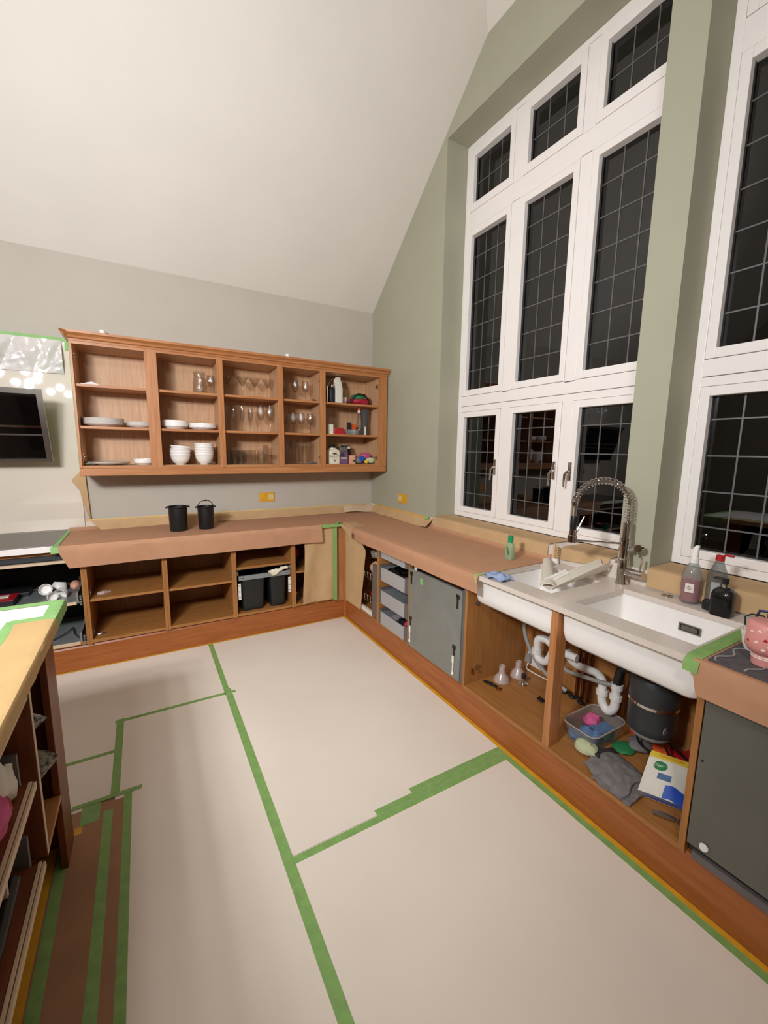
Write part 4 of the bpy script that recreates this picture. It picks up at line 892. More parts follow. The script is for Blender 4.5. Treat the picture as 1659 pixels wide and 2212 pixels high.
obj('hinge_arm', MB().tube([(-0.83, -0.28, Z1 + 0.010), (-0.79, -0.29, Z1 + 0.016), (-0.745, -0.285, Z1 + 0.009)], [0.007, 0.011, 0.006], 8), 'grey_rail', None, 'loose metal hinge arm on the bottom shelf of the fourth bay', 'hinge')
obj('hinge_arm', MB().tube([(-1.705, -0.285, Z1 + 0.010), (-1.68, -0.29, Z1 + 0.022), (-1.645, -0.285, Z1 + 0.012)], [0.008, 0.012, 0.010], 8), 'steel', None, 'loose chrome hinge in front of the cereal bowls', 'hinge')
obj('hinge_arm', MB().tube([(-2.545, -0.285, Z1 + 0.010), (-2.51, -0.29, Z1 + 0.016), (-2.48, -0.285, Z1 + 0.009)], [0.006, 0.010, 0.006], 8), 'steel', None, 'loose chrome hinge at the left end of the bottom shelf', 'hinge')
obj('hinge_arm', MB().tube([(-0.778, -0.275, Z3 + 0.012), (-0.755, -0.28, Z3 + 0.012), (-0.735, -0.27, Z3 + 0.005)], [0.012, 0.008, 0.004], 8), 'steel', None, 'loose chrome hinge on the top shelf beside the goblets', 'hinge')
kf = MB(); kf.box(-2.53, -2.495, -0.265, -0.235, Z3, Z3 + 0.012, 0.003); kf.tube([(-2.50, -0.25, Z3 + 0.008), (-2.46, -0.25, Z3 + 0.016), (-2.41, -0.255, Z3 + 0.005)], [0.010, 0.014, 0.003], 8)
obj('light_fitting', kf, 'white_plastic', None, 'small white fitting lying on the top left shelf', 'fitting')
# fifth bay
tb = thing('thermos_flask', 'dark flask with a chrome carrying loop on the top right shelf', 'flask', (-0.56, -0.2, Z3))
obj('body', MB().lathe([(0, 0), (0.04, 0), (0.043, 0.006), (0.043, 0.13), (0.036, 0.15), (0.03, 0.155), (0, 0.156)], 22, (-0.555, -0.19, Z3)), 'bin_black', tb)
obj('cap', MB().lathe([(0.02, 0.150), (0.026, 0.150), (0.026, 0.175), (0.02, 0.18), (0, 0.18)], 16, (-0.548, -0.205, Z3)), 'chrome', tb)
obj('loop', MB().tube([(-0.603, -0.22, Z3 + 0.002), (-0.604, -0.22, Z3 + 0.14), (-0.595, -0.22, Z3 + 0.175), (-0.57, -0.22, Z3 + 0.21), (-0.545, -0.22, Z3 + 0.235)], 0.004, 8), 'steel', tb)
def bagf():
    x0, x1, y0, y1, z = -0.523, -0.445, -0.23, -0.15, Z3
    return MB().loft([rrect(x0, x1, y0, y1, z, .01), rrect(x0 + .002, x1 + .002, y0, y1, z + 0.14, .012), rrect(x0 + .004, x1 - .002, y0 + .012, y1 - .012, z + .19, .01), rrect(x0 - .004, x1 - .008, y0 + .03, y1 - .035, z + .225, .006), rrect(x0 + .02, x1 - .012, y0 + .034, y1 - .04, z + .252, .002)])
obj('paper_bag', bagf(), 'paper_white', None, 'folded white paper bag standing on the top right shelf', 'bag')
lathe_obj('small_bowl', bowl_prof(0.045, 0.075), 'china', 'small white bowl behind the red and green fabric', 'bowl', (-0.395, -0.12, Z3))
sk = thing('fabric_bundle', 'crimson and green fabric bundle heaped on the top right shelf', 'fabric', (-0.27, -0.2, Z3))
obj('red_cloth', MB().blob((-0.26, -0.2, Z3 + 0.034), (0.118, 0.075, 0.042), 0.22, 1.2, 2, 22, 12, Z3 + 0.001), 'crimson', sk); obj('green_cloth', MB().blob((-0.275, -0.215, Z3 + 0.072), (0.075, 0.05, 0.034), 0.2, 1.2, 4, 20, 12), 'green', sk); obj('black_lining', MB().tube([(-0.375, -0.24, Z3 + 0.012), (-0.345, -0.25, Z3 + 0.06), (-0.29, -0.255, Z3 + 0.105), (-0.22, -0.25, Z3 + 0.10), (-0.17, -0.24, Z3 + 0.055), (-0.15, -0.22, Z3 + 0.02)], 0.009, 8), 'bin_black', sk)
obj('tea_box', box(-0.610, -0.560, -0.26, -0.20, Z2 + 0.0005, Z2 + 0.092, 0.002), 'cream', None, 'small pale carton at the left of the right-hand middle shelf', 'carton')
rb = MB(); rb.loft([rrect(-0.552, -0.425, -0.25, -0.16, Z2 + 0.0005, .008), rrect(-0.548, -0.432, -0.248, -0.165, Z2 + 0.03, .01), rrect(-0.545, -0.448, -0.245, -0.17, Z2 + 0.062, .012)]); obj('red_tin', rb, 'red', None, 'red folded pouch on the right-hand middle shelf', 'pouch')
cb = MB(); cb.loft([rrect(-0.415, -0.29, -0.26, -0.17, Z2 + 0.0005, .012), rrect(-0.42, -0.285, -0.265, -0.165, Z2 + 0.05, .014), rrect(-0.424, -0.281, -0.269, -0.161, Z2 + 0.053, .014), rrect(-0.417, -0.288, -0.262, -0.168, Z2 + 0.053, .012), rrect(-0.412, -0.293, -0.257, -0.173, Z2 + 0.004, .01)]); obj('plastic_tub', cb, 'clear_plastic', None, 'low clear plastic tub on the right-hand middle shelf', 'tub')
obj('spice_box', box(-0.346, -0.310, -0.14, -0.10, Z2 + 0.0005, Z2 + 0.13, 0.002), 'bin_black', None, 'slim black box behind the clear tub', 'box')
ob = thing('spray_can', 'small orange and white carton beside the clear bottle', 'carton', (-0.289, -0.15, Z2)); obj('base', box(-0.306, -0.273, -0.165, -0.130, Z2 + 0.0005, Z2 + 0.05, 0.002), 'paper_white', ob); obj('top', box(-0.306, -0.273, -0.165, -0.130, Z2 + 0.05, Z2 + 0.112, 0.002), 'orange', ob)
gb = thing('glass_bottle', 'clear glass bottle with an orange and white cap', 'bottle', (-0.268, -0.21, Z2)); obj('vessel', MB().lathe([(0, 0), (0.026, 0), (0.028, 0.006), (0.028, 0.13), (0.014, 0.19), (0.013, 0.225), (0.011, 0.225), (0.012, 0.19), (0.025, 0.13), (0.025, 0.01), (0, 0.008)], 20, (-0.262, -0.215, Z2)), G, gb); obj('neck_band', MB().lathe([(0.0145, 0.215), (0.016, 0.217), (0.016, 0.243), (0.012, 0.245)], 16, (-0.262, -0.215, Z2)), 'paper_white', gb); obj('cap', MB().lathe([(0.014, 0.245), (0.0155, 0.246), (0.0155, 0.268), (0, 0.27)], 16, (-0.262, -0.215, Z2)), 'orange', gb)
vz = thing('glass_vase', 'tall wrapped glass vase at the right end of the middle shelf', 'vase', (-0.193, -0.2, Z2)); obj('vessel', MB().lathe([(0, 0), (0.036, 0), (0.038, 0.01), (0.034, 0.12), (0.043, 0.2), (0.046, 0.255), (0.043, 0.255), (0.04, 0.2), (0.031, 0.12), (0.034, 0.014), (0, 0.012)], 22, (-0.193, -0.2, Z2)), 'smoke_glass', vz); obj('tag', box(-0.215, -0.196, -0.2435, -0.2415, Z2 + 0.004, Z2 + 0.085), 'paper_white', vz)
# biscuit jar with its lettering
def text_mesh(name, txt, size, m, parent, loc, rot, depth=0.0004):
    cu = bpy.data.curves.new(name, 'FONT'); cu.body = txt; cu.size = size; cu.extrude = depth; cu.align_x = 'CENTER'; cu.align_y = 'CENTER'
    t_ = bpy.data.objects.new(name, cu); COL.objects.link(t_); bpy.context.view_layer.update()
    me = bpy.data.meshes.new_from_object(t_.evaluated_get(bpy.context.evaluated_depsgraph_get())); bpy.data.objects.remove(t_)
    me.materials.clear(); me.materials.append(MATS[m]); o = bpy.data.objects.new(name, me); COL.objects.link(o)
    o.parent = parent; q = parent; c = Vector((0, 0, 0))
    while q is not None: c += q.location; q = q.parent
    o.location = Vector(loc) - c; o.rotation_euler = rot; return o
bj = thing('biscuit_jar', 'cream square biscuit jar with dark lettering on the bottom right shelf', 'jar', (-0.553, -0.22, Z1))
obj('body', MB().loft([rrect(-0.609, -0.499, -0.275, -0.165, Z1 + 0.0005, .014), rrect(-0.612, -0.496, -0.278, -0.162, Z1 + .006, .016), rrect(-0.612, -0.496, -0.278, -0.162, Z1 + .125, .016), rrect(-0.600, -0.508, -0.266, -0.174, Z1 + .142, .03), rrect(-0.590, -0.518, -0.256, -0.184, Z1 + .148, .034), rrect(-0.590, -0.518, -0.256, -0.184, Z1 + .156, .034)]), 'cream', bj)
obj('lid', MB().lathe([(0, Z1 + .1565), (0.036, Z1 + .1565), (0.036, Z1 + .170), (0.02, Z1 + .178), (0, Z1 + .179)], 22, (-0.554, -0.220, 0)), 'bin_black', bj)
text_mesh('lettering', 'BISCUITS', 0.027, 'ink', bj, (-0.554, -0.2785, Z1 + 0.073), (PI / 2, 0, 0))
em = MB(); em.prism([(-0.590, Z1 + .098), (-0.568, Z1 + .094), (-0.554, Z1 + .092), (-0.540, Z1 + .094), (-0.518, Z1 + .098), (-0.545, Z1 + .104), (-0.554, Z1 + .113), (-0.563, Z1 + .104)], -0.2792, -0.2782, 'y'); em.prism([(-0.580, Z1 + .048), (-0.528, Z1 + .048), (-0.528, Z1 + .046), (-0.580, Z1 + .046)], -0.2792, -0.2782, 'y'); em.prism([(-0.570, Z1 + .036), (-0.538, Z1 + .036), (-0.548, Z1 + .030), (-0.554, Z1 + .022), (-0.560, Z1 + .030)], -0.2792, -0.2782, 'y'); obj('emblem', em, 'ink', bj)
for k in range(12):
    pass
ar = MB(); ar.tube([(-0.554 + 0.030 * math.cos(a), -0.2785, Z1 + 0.108 + 0.016 * math.sin(a)) for a in [PI * (0.1 + 0.8 * k / 10) for k in range(11)]], 0.0008, 5); obj('emblem_arc', ar, 'ink', bj)
pp = thing('storage_pouch', 'purple carton with a dark lid beside the biscuit jar', 'carton', (-0.444, -0.21, Z1)); obj('box', box(-0.488, -0.402, -0.255, -0.17, Z1 + 0.0005, Z1 + 0.118, 0.004), 'purple', pp); obj('lid', box(-0.486, -0.404, -0.253, -0.172, Z1 + 0.118, Z1 + 0.165, 0.006), 'grey_rail', pp); obj('print', box(-0.480, -0.412, -0.2562, -0.2552, Z1 + 0.05, Z1 + 0.062), 'paper_white', pp); obj('print_motif', MB().lathe([(0, 0), (0.02, 0), (0.02, .001), (0, .001)], 14, (-0.462, -0.2562, Z1 + 0.088), 'y'), 'ink', pp)
cc = thing('camera_box', 'black gadget with a white top label behind the pink carton', 'gadget', (-0.37, -0.12, Z1)); obj('body', box(-0.408, -0.325, -0.15, -0.09, Z1 + 0.0005, Z1 + 0.18, 0.004), 'bin_black', cc); obj('label_patch', box(-0.362, -0.33, -0.1512, -0.1502, Z1 + 0.148, Z1 + 0.172), 'paper_white', cc); obj('lens_strip', box(-0.404, -0.382, -0.1512, -0.1502, Z1 + 0.11, Z1 + 0.17), 'grey_drawer', cc)
pc = thing('carton', 'small pink and tan carton in front of the black gadget', 'carton', (-0.35, -0.22, Z1)); obj('box', box(-0.385, -0.320, -0.255, -0.20, Z1 + 0.0005, Z1 + 0.085, 0.003), 'peach', pc); obj('print', MB().lathe([(0, 0), (0.012, 0), (0.012, .001), (0, .001)], 14, (-0.335, -0.2562, Z1 + 0.03), 'y'), 'ink', pc)
obj('toy_heap', MB().blob((-0.265, -0.22, Z1 + 0.034), (0.05, 0.05, 0.036), 0.3, 1.6, 21, 16, 10, Z1 + .001), 'cloth_grey', None, 'grey plush toy on the bottom right shelf', 'toy')
obj('toy_heap', MB().blob((-0.250, -0.262, Z1 + 0.048), (0.032, 0.02, 0.028), 0.3, 1.6, 22, 14, 10), 'blue', None, 'blue plush toy on the bottom right shelf', 'toy')
obj('toy_heap', MB().blob((-0.19, -0.215, Z1 + 0.078), (0.062, 0.045, 0.032), 0.35, 1.6, 23, 18, 10), 'cloth_pink', None, 'pink plush toy on top of the heap on the bottom right shelf', 'toy')
obj('toy_heap', MB().blob((-0.145, -0.225, Z1 + 0.034), (0.058, 0.05, 0.034), 0.3, 1.6, 24, 16, 10, Z1 + .001), 'sage_cloth', None, 'pale striped plush toy at the right end of the bottom shelf', 'toy')
obj('toy_heap', MB().blob((-0.10, -0.20, Z1 + 0.022), (0.03, 0.05, 0.022), 0.25, 1.6, 25, 14, 8, Z1 + .001), 'crimson', None, 'dark red plush toy in the right corner of the bottom shelf', 'toy')
obj('toy_heap', MB().blob((-0.205, -0.268, Z1 + 0.022), (0.022, 0.018, 0.02), 0.25, 1.6, 26, 12, 8, Z1 + .001), 'yellow', None, 'small yellow plush toy at the front of the bottom right shelf', 'toy')

# ================================================================== BACK BASE CABINETS: CONTENTS
def cup(name, label, c, r, tilt, m='white_plastic'):
    o = obj(name, MB().lathe([(0, 0), (r * .75, 0), (r * .95, r * .5), (r, r * 1.0), (r - .003, r * 1.0), (r * .9, r * .5), (r * .65, .006), (0, .005)], 20, (0, 0, 0)), m, None, label, 'cup', 'white measuring cups in the hob drawer', local=True); o.location = c; o.rotation_euler = tilt; return o
DZ = 0.5065
cup('measuring_cup', 'leftmost white measuring cup facing forward in the hob drawer', (-2.835, -0.34, DZ + 0.043), 0.040, (1.25, 0, 0.1))
cup('measuring_cup', 'upside-down white measuring cup at the back of the pile', (-2.765, -0.24, DZ + 0.062), 0.050, (2.9, 0.2, 0))
cup('measuring_cup', 'white measuring cup lying at the front of the pile', (-2.79, -0.47, DZ + 0.034), 0.034, (1.6, 0.3, 0.5))
cup('measuring_cup', 'white measuring cup at the right of the pile', (-2.725, -0.42, DZ + 0.040), 0.042, (1.9, -0.3, -0.5))
obj('wooden_scoop', MB().blob((-2.672, -0.28, DZ + 0.036), (0.032, 0.06, 0.034), 0.1, 1.2, 31, 14, 10, DZ + .001), 'peach', None, 'pink wooden scoop beside the measuring cups', 'scoop')
sp_ = MB(); sp_.tube([(-3.02, -0.20, DZ + 0.012), (-2.93, -0.20, DZ + 0.014), (-2.90, -0.20, DZ + 0.012)], [0.006, 0.004, 0.010], 8); obj('spoon', sp_, 'chrome', None, 'shiny steel spoon lying in the hob drawer', 'spoon')
kb_ = MB(); kb_.tube([(-2.655, -0.22, DZ + .004), (-2.648, -0.22, DZ + 0.05), (-2.65, -0.22, DZ + 0.085)], [.010, .006, .012], 8); obj('whisk_handle', kb_, 'chrome', None, 'upright chrome utensil at the right of the hob drawer', 'utensil')
rx = thing('recipe_box', 'black box with a red rim in the hob drawer', 'box', (-3.05, -0.42, DZ)); obj('body', box(-3.16, -2.985, -0.50, -0.35, DZ, DZ + 0.042, .002), 'bin_black', rx); obj('rim', box(-3.162, -2.983, -0.502, -0.348, DZ + 0.042, DZ + 0.048), 'red', rx); obj('card', box(-3.08, -3.02, -0.44, -0.40, DZ + 0.048, DZ + 0.056), 'offwhite', rx)
tr2 = MB(); tr2.box(-3.3, -2.94, -0.30, -0.10, DZ, DZ + 0.03, .003); obj('utensil_tray', tr2, 'bin_black', None, 'dark utensil tray at the back of the hob drawer', 'tray')
ww = MB(); ww.tube([(-2.80, -0.50, 0.222), (-2.74, -0.42, 0.226), (-2.70, -0.35, 0.236), (-2.68, -0.45, 0.226), (-2.645, -0.53, 0.220)], [.005, .004, .008, .004, .004], 8); obj('tongs', ww, 'steel', None, 'steel tongs in the lowest hob drawer', 'utensil')
hb2 = MB(); hb2.tube([(-2.536, -0.52, 0.218), (-2.515, -0.52, 0.222), (-2.49, -0.515, 0.216)], [0.009, .012, .006], 8); hb2.lathe([(0, 0), (0.005, 0), (0.005, 0.02), (0, 0.02)], 8, (-2.512, -0.52, 0.225)); obj('hinge_arm', hb2, 'steel', None, 'loose chrome hinge on the floor of the cabinet beside the hob drawers', 'hinge')
kk = MB(); kk.tube([(-2.52, -0.49, 0.514), (-2.48, -0.50, 0.520), (-2.44, -0.47, 0.514)], [.010, .016, .006], 8); obj('plastic_bag_scrap', kk, 'frosted_plastic', None, 'small clear plastic bag on the shelf beside the hob drawers', 'bag')
jb = thing('junction_box', 'small white electrical box high inside the cabinet beside the hob', 'box', (-2.36, -0.07, 0.72)); obj('box', box(-2.42, -2.33, -0.10, -0.046, 0.745, 0.80, .004), 'offwhite', jb); obj('cable', MB().tube([(-2.33, -0.07, 0.77), (-2.30, -0.07, 0.76), (-2.295, -0.06, 0.80), (-2.29, -0.06, 0.85)], .006, 8), 'pipe_grey', jb)
rs_ = thing('soda_bottle', 'dark bottle with a red label inside the corner cabinet', 'bottle', (-1.0, -0.40, 0.5085)); obj('vessel', MB().lathe([(0, 0), (.036, 0), (.036, .17), (.014, .23), (.014, .26), (0, .26)], 18, (-1.015, -0.42, 0.5085)), 'bin_black', rs_); obj('label_band', MB().lathe([(.0365, .10), (.0368, .102), (.0368, .165), (.0365, .167)], 18, (-1.015, -0.42, 0.5085)), 'red', rs_)
gj = thing('brass_jar', 'small jar with a shiny lid on the floor of the corner cabinet', 'jar', (-1.02, -0.48, 0.2125)); obj('vessel', MB().lathe([(0, 0), (.03, 0), (.032, .05), (.024, .06), (0, .06)], 16, (-1.03, -0.48, 0.2125)), 'smoke_glass', gj); obj('lid', MB().lathe([(0, .06), (.027, .06), (.027, .074), (0, .075)], 16, (-1.03, -0.48, 0.2125)), 'brass', gj)
# right run: larder contents
obj('food_packet', MB().blob((-0.50, -1.06, 0.585), (0.06, 0.09, 0.055), 0.15, 1, 41, 14, 8, 0.503), 'peach', None, 'pink food packet on the upper larder rack', 'packet')
obj('food_packet', MB().blob((-0.44, -0.95, 0.675), (0.06, 0.08, 0.045), 0.3, 1, 42, 14, 8), 'newsprint', None, 'grey packet on top of the pink food packet', 'packet')
obj('food_packet', MB().blob((-0.50, -1.06, 0.355), (0.05, 0.09, 0.035), 0.2, 1, 43, 14, 8, 0.3035), 'red', None, 'red food packet on the lower larder rack', 'packet')
# drawer contents
def cutlery(y, z, lb, m='chrome', L=0.18, a=0.3): 
    t_ = MB(); t_.tube([(-0.56, y, z), (-0.56 + L * .6, y + a * .02, z + 0.006), (-0.56 + L, y + a * .05, z + 0.003)], [.008, .004, .007], 8); obj('cutlery', t_, m, None, lb, 'cutlery', 'cutlery in the second drawer')
for k in range(7): cutlery(-1.34 - k * 0.04, 0.655 + 0.012 * (k % 3), ['leftmost steel handle in the second drawer', 'second steel handle from the left in the second drawer', 'third steel handle in the second drawer', 'middle steel handle in the second drawer', 'fifth steel handle in the second drawer', 'sixth steel handle in the second drawer', 'rightmost steel handle in the second drawer'][k], ['chrome', 'steel'][k % 2], 0.2, (-1) ** k)
obj('cutlery_tray', box(-0.585, -0.15, -1.315, -1.62, 0.5725, 0.640, .003), 'bin_black', None, 'black cutlery tray in the second grey drawer', 'tray')
obj('pouch', MB().blob((-0.53, -1.60, 0.288), (0.045, 0.03, 0.045), 0.15, 1.2, 51, 14, 8), 'crimson', None, 'dark pink pouch at the right of the lowest grey drawer', 'pouch')
obj('tin', MB().lathe([(0, 0), (.05, 0), (.05, .075), (.045, .078), (0, .078)], 22, (-0.50, -1.50, 0.2145)), 'bin_black', None, 'round black tin in the lowest grey drawer', 'tin')
obj('dish_cloth', MB().blob((-0.48, -1.40, 0.272), (0.07, 0.055, 0.03), 0.2, 1.2, 52, 14, 8, 0.2145), 'cloth_grey', None, 'grey folded cloth in the lowest grey drawer', 'cloth')
# ================================================================== THINGS ON THE SINK WORKTOP
ZW = 0.9155
# hand gel bottle on the paper
gb2 = thing('gel_bottle', 'small clear hand gel bottle with green cap on the brown paper', 'bottle', (-0.235, -2.265, 0.9195))
def rb_(x, y, a, b, z, r): return rrect(x - a, x + a, y - b, y + b, z, r, 4)
gx, gy, gz = -0.235, -2.262, 0.9195
obj('vessel', MB().loft([rb_(gx, gy, .020, .026, gz, .010), rb_(gx, gy, .021, .027, gz + .006, .011), rb_(gx, gy, .021, .027, gz + .085, .011), rb_(gx, gy, .016, .019, gz + .102, .010), rb_(gx, gy, .012, .012, gz + .108, .009)]), 'green_gel', gb2)
obj('cap', MB().lathe([(0.0, .1085), (0.0165, .1085), (0.0165, .146), (.014, .149), (0, .149)], 20, (gx, gy, gz)), 'cap_green', gb2)
obj('print_leaf', MB().prism([(gy - .016, gz + .03), (gy - .004, gz + .03), (gy + .012, gz + .075), (gy, gz + .08)], gx - .0222, gx - .0212, 'x'), 'green', gb2)
# blue cloth on the sink edge
def cl_(u, v): 
    x = -0.632 + 0.085 * v + 0.012 * math.sin(u * 9); y = -2.452 - 0.125 * u + 0.01 * math.sin(v * 6 + u * 4)
    return (x, y, ZW + 0.012 + 0.010 * math.sin(u * 13 + v * 4) * math.sin(v * 8 + 1) + 0.022 * math.sin(PI * u) * math.sin(PI * v))
bc = MB(); bc.blob((-0.598, -2.487, ZW + 0.011), (0.030, 0.036, 0.016), 0.35, 1.8, 61, 18, 12, ZW + .0005); bc.blob((-0.585, -2.535, ZW + 0.012), (0.036, 0.045, 0.017), 0.35, 1.8, 62, 18, 12, ZW + .0005); bc.sheet(cl_, 20, 12, 0.003)
obj('dish_cloth', bc, 'cloth_blue', None, 'crumpled pale blue cloth on the left front edge of the sinks', 'cloth')
# brush behind the left sink
br_ = thing('washing_up_brush', 'wooden brush standing upright behind the left sink', 'brush', (-0.055, -2.45, ZW))
obj('stand', MB().lathe([(0, 0), (.020, 0), (.022, .004), (.018, .030), (.014, .032), (0, .032)], 16, (-0.055, -2.455, ZW)), 'white_plastic', br_)
obj('handle', MB().loft([rrect(-0.062, -0.046, -2.450, -2.436, ZW + .03, .003), rrect(-0.060, -0.048, -2.447, -2.437, ZW + .10, .003), rrect(-0.057, -0.051, -2.444, -2.439, ZW + .125, .002)]), 'wood_light', br_)
for k in range(6): obj('bristle_tuft', box(-0.064, -0.044, -2.452 - 0.022, -2.4505, ZW + .042 + k * .011, ZW + .049 + k * .011, .001), 'kraft_tan', br_)
# white plastic guard lying folded in the left sink
gd = thing('plastic_guard', 'folded white plastic guard propped across the left sink', 'plastic guard', (-0.30, -2.65, 0.88))
def g1(u, v):
    a = -1.2 + 2.4 * v; x = -0.150 - 0.36 * u; y = -2.470 - 0.30 * u; w = 0.020 + 0.016 * u
    return (x + w * math.sin(a) * 0.75, y - w * math.sin(a) * 0.9, 0.945 - 0.030 * u + w * math.cos(a))
obj('left_flap', MB().sheet(g1, 14, 12, 0.003), 'offwhite', gd)
def g2(u, v):
    x = -0.520 + 0.46 * u; y = -2.780 + 0.005 * u - 0.03 * v; 
    return (x + 0.01 * v, y + (0.115 - 0.02 * u) * (v - .2) - 0.045 * math.sin(PI * v) * 0.3, 0.930 + 0.040 * u + 0.045 * (v * 2 - 1) ** 2 * (0.5 + u * .6) - 0.008)
obj('right_flap', MB().sheet(g2, 18, 12, 0.003), 'offwhite', gd)
def g3(u, v): return (-0.47 + 0.16 * u, -2.735 + 0.03 * v, 0.934 + 0.028 * u + 0.012 * v)
obj('cross_rib', MB().sheet(g3, 6, 3, 0.014), 'white_plastic', gd)
# spray bottle, washing-up liquid, soap dispenser, scrubber
def bottle(name, label, x, y, prof, m, n=24): 
    b = thing(name, label, 'bottle', (x, y, ZW)); obj('vessel', MB().lathe(prof, n, (x, y, ZW)), m, b); return b
sx, sy = -0.062, -3.176
sb = bottle('spray_bottle', 'clear trigger spray bottle with pink liquid behind the right sink', sx, sy, [(0, .001), (.036, .001), (.040, .008), (.037, .03), (.040, .06), (.040, .115), (.036, .145), (.024, .172), (.015, .185), (.013, .185), (.022, .17), (.034, .145), (.038, .115), (.038, .06), (.035, .03), (.037, .012), (0, .008)], 'clear_plastic')
obj('liquid', MB().lathe([(0, .010), (.035, .012), (.0335, .03), (.0365, .06), (.0365, .110), (0, .111)], 24, (sx, sy, ZW)), 'pink_liquid', sb)
obj('collar', MB().lathe([(.014, .182), (.018, .184), (.017, .205), (.013, .208)], 16, (sx, sy, ZW)), 'white_plastic', sb)
obj('trigger_head', MB().loft([rb_(sx, sy, .011, .013, ZW + .205, .006), rb_(sx, sy, .010, .013, ZW + .232, .006), rb_(sx, sy - .003, .009, .010, ZW + .252, .004), rb_(sx, sy - .008, .007, .007, ZW + .264, .003)]), 'white_plastic', sb)
ld = obj('hazard_label', MB().loft([[(sx - .0415 * math.cos(a), sy - .0415 * math.sin(a), ZW + z) for a in [(-0.15 + 0.1 * k) for k in range(9)]] for z in (.055, .095)], True, False, False), 'paper_white', sb)
obj('hazard_diamond', MB().prism([(sy + .000, ZW + .076), (sy - .009, ZW + .087), (sy - .018, ZW + .076), (sy - .009, ZW + .065)], sx - .0440, sx - .0425, 'x'), 'red', ld)
obj('hazard_diamond_face', MB().prism([(sy - .002, ZW + .076), (sy - .009, ZW + .0845), (sy - .016, ZW + .076), (sy - .009, ZW + .0675)], sx - .0446, sx - .0438, 'x'), 'paper_white', ld)
obj('hazard_mark', MB().box(sx - .0452, sx - .0444, sy - .010, sy - .008, ZW + .073, ZW + .082).box(sx - .0452, sx - .0444, sy - .010, sy - .008, ZW + .0695, ZW + .0715), 'ink', ld)
wx_, wy_ = -0.040, -3.262
wb_ = thing('washing_up_liquid', 'clear washing-up liquid bottle with a red flip cap', 'bottle', (wx_, wy_, ZW))
obj('vessel', MB().loft([rb_(wx_, wy_, .020, .034, ZW + .0005, .016), rb_(wx_, wy_, .022, .037, ZW + .01, .018), rb_(wx_, wy_, .022, .037, ZW + .12, .018), rb_(wx_, wy_, .022, .036, ZW + .15, .018), rb_(wx_, wy_, .016, .020, ZW + .19, .013), rb_(wx_, wy_, .013, .014, ZW + .212, .012)]), 'smoke_glass', wb_)
obj('label_sheet', box(wx_ - .0235, wx_ - .0222, wy_ - .020, wy_ + .012, ZW + .04, ZW + .118), 'grey_drawer', wb_)
obj('cap', MB().lathe([(0, .212), (.0165, .212), (.0165, .232), (.014, .235), (0, .235)], 16, (wx_, wy_, ZW)), 'red', wb_); obj('cap_lid', MB().loft([rb_(wx_, wy_ - .03, .008, .018, ZW + .236, .004), rb_(wx_, wy_ - .032, .008, .017, ZW + .243, .004)]), 'red', wb_)
dx, dy = -0.112, -3.318
sd_ = thing('soap_dispenser', 'black marble-look soap dispenser with black pump', 'dispenser', (dx, dy, ZW))
obj('body', MB().loft([rb_(dx, dy, .034, .037, ZW + .0005, .016), rb_(dx, dy, .036, .039, ZW + .008, .018), rb_(dx, dy, .036, .039, ZW + .085, .020), rb_(dx, dy, .033, .036, ZW + .103, .024), rb_(dx, dy, .024, .026, ZW + .115, .02), rb_(dx, dy, .013, .013, ZW + .119, .011)]), 'marble_black', sd_)
obj('collar', MB().lathe([(.0, .119), (.011, .119), (.011, .134), (.008, .136), (0, .136)], 16, (dx, dy, ZW)), 'chrome', sd_)
obj('pump', MB().lathe([(.0, .136), (.011, .136), (.012, .156), (0, .157)], 16, (dx, dy, ZW)).tube([(dx, dy, ZW + .153), (dx - .002, dy + .030, ZW + .156), (dx - .002, dy + .042, ZW + .150)], [.006, .005, .004], 8), 'black_plastic', sd_)
obj('scrubber', MB().lathe([(0, 0), (.026, 0), (.027, .006), (.027, .034), (.022, .040), (0, .040)], 20, (-0.082, -3.262, ZW)), 'black_plastic', None, 'low round black scrubber between the soap bottles', 'scrubber')
# drying mat, mugs and cups (right edge)
ZM = 0.9275
mt = thing('drying_mat', 'grey towelling drying mat with pale wavy lines at the right edge', 'mat', (-0.37, -3.9, 0.921))
obj('pad', MB().sheet(lambda u, v: (-0.628 + 0.50 * v, -3.482 - 1.0 * u, 0.9235 + 0.002 * nz(u * 30, v * 20)), 40, 26, 0.005), 'mat_grey', mt)
for k in range(9):
    pts = [(-0.620 + 0.49 * j / 24, -3.50 - 0.085 * k - 0.02 * (j / 24) + 0.012 * math.sin(j * 1.1 + k), 0.9275) for j in range(25)]
    if k % 3 == 2: pts = pts[:14]
    obj('pale_line', MB().tube(pts, 0.0028, 5), 'grey_drawer', mt)
mx, my = -0.515, -3.585
mg = thing('pink_cup', 'pink cup with white and red hearts standing on the drying mat', 'cup', (mx, my, ZM))
obj('cup', MB().lathe([(0, 0), (.031, 0), (.032, .004), (.032, .036), (.044, .044), (.052, .058), (.053, .075), (.051, .130), (.047, .137), (.040, .140), (0, .1405)], 32, (mx, my, ZM)), 'pink', mg)
obj('collar_ring', MB().lathe([(.0322, .022), (.0335, .024), (.0322, .026)], 28, (mx, my, ZM), closed=False).lathe([(.0322, .028), (.0335, .030), (.0322, .032)], 28, (mx, my, ZM), closed=False), 'heart_white', mg)
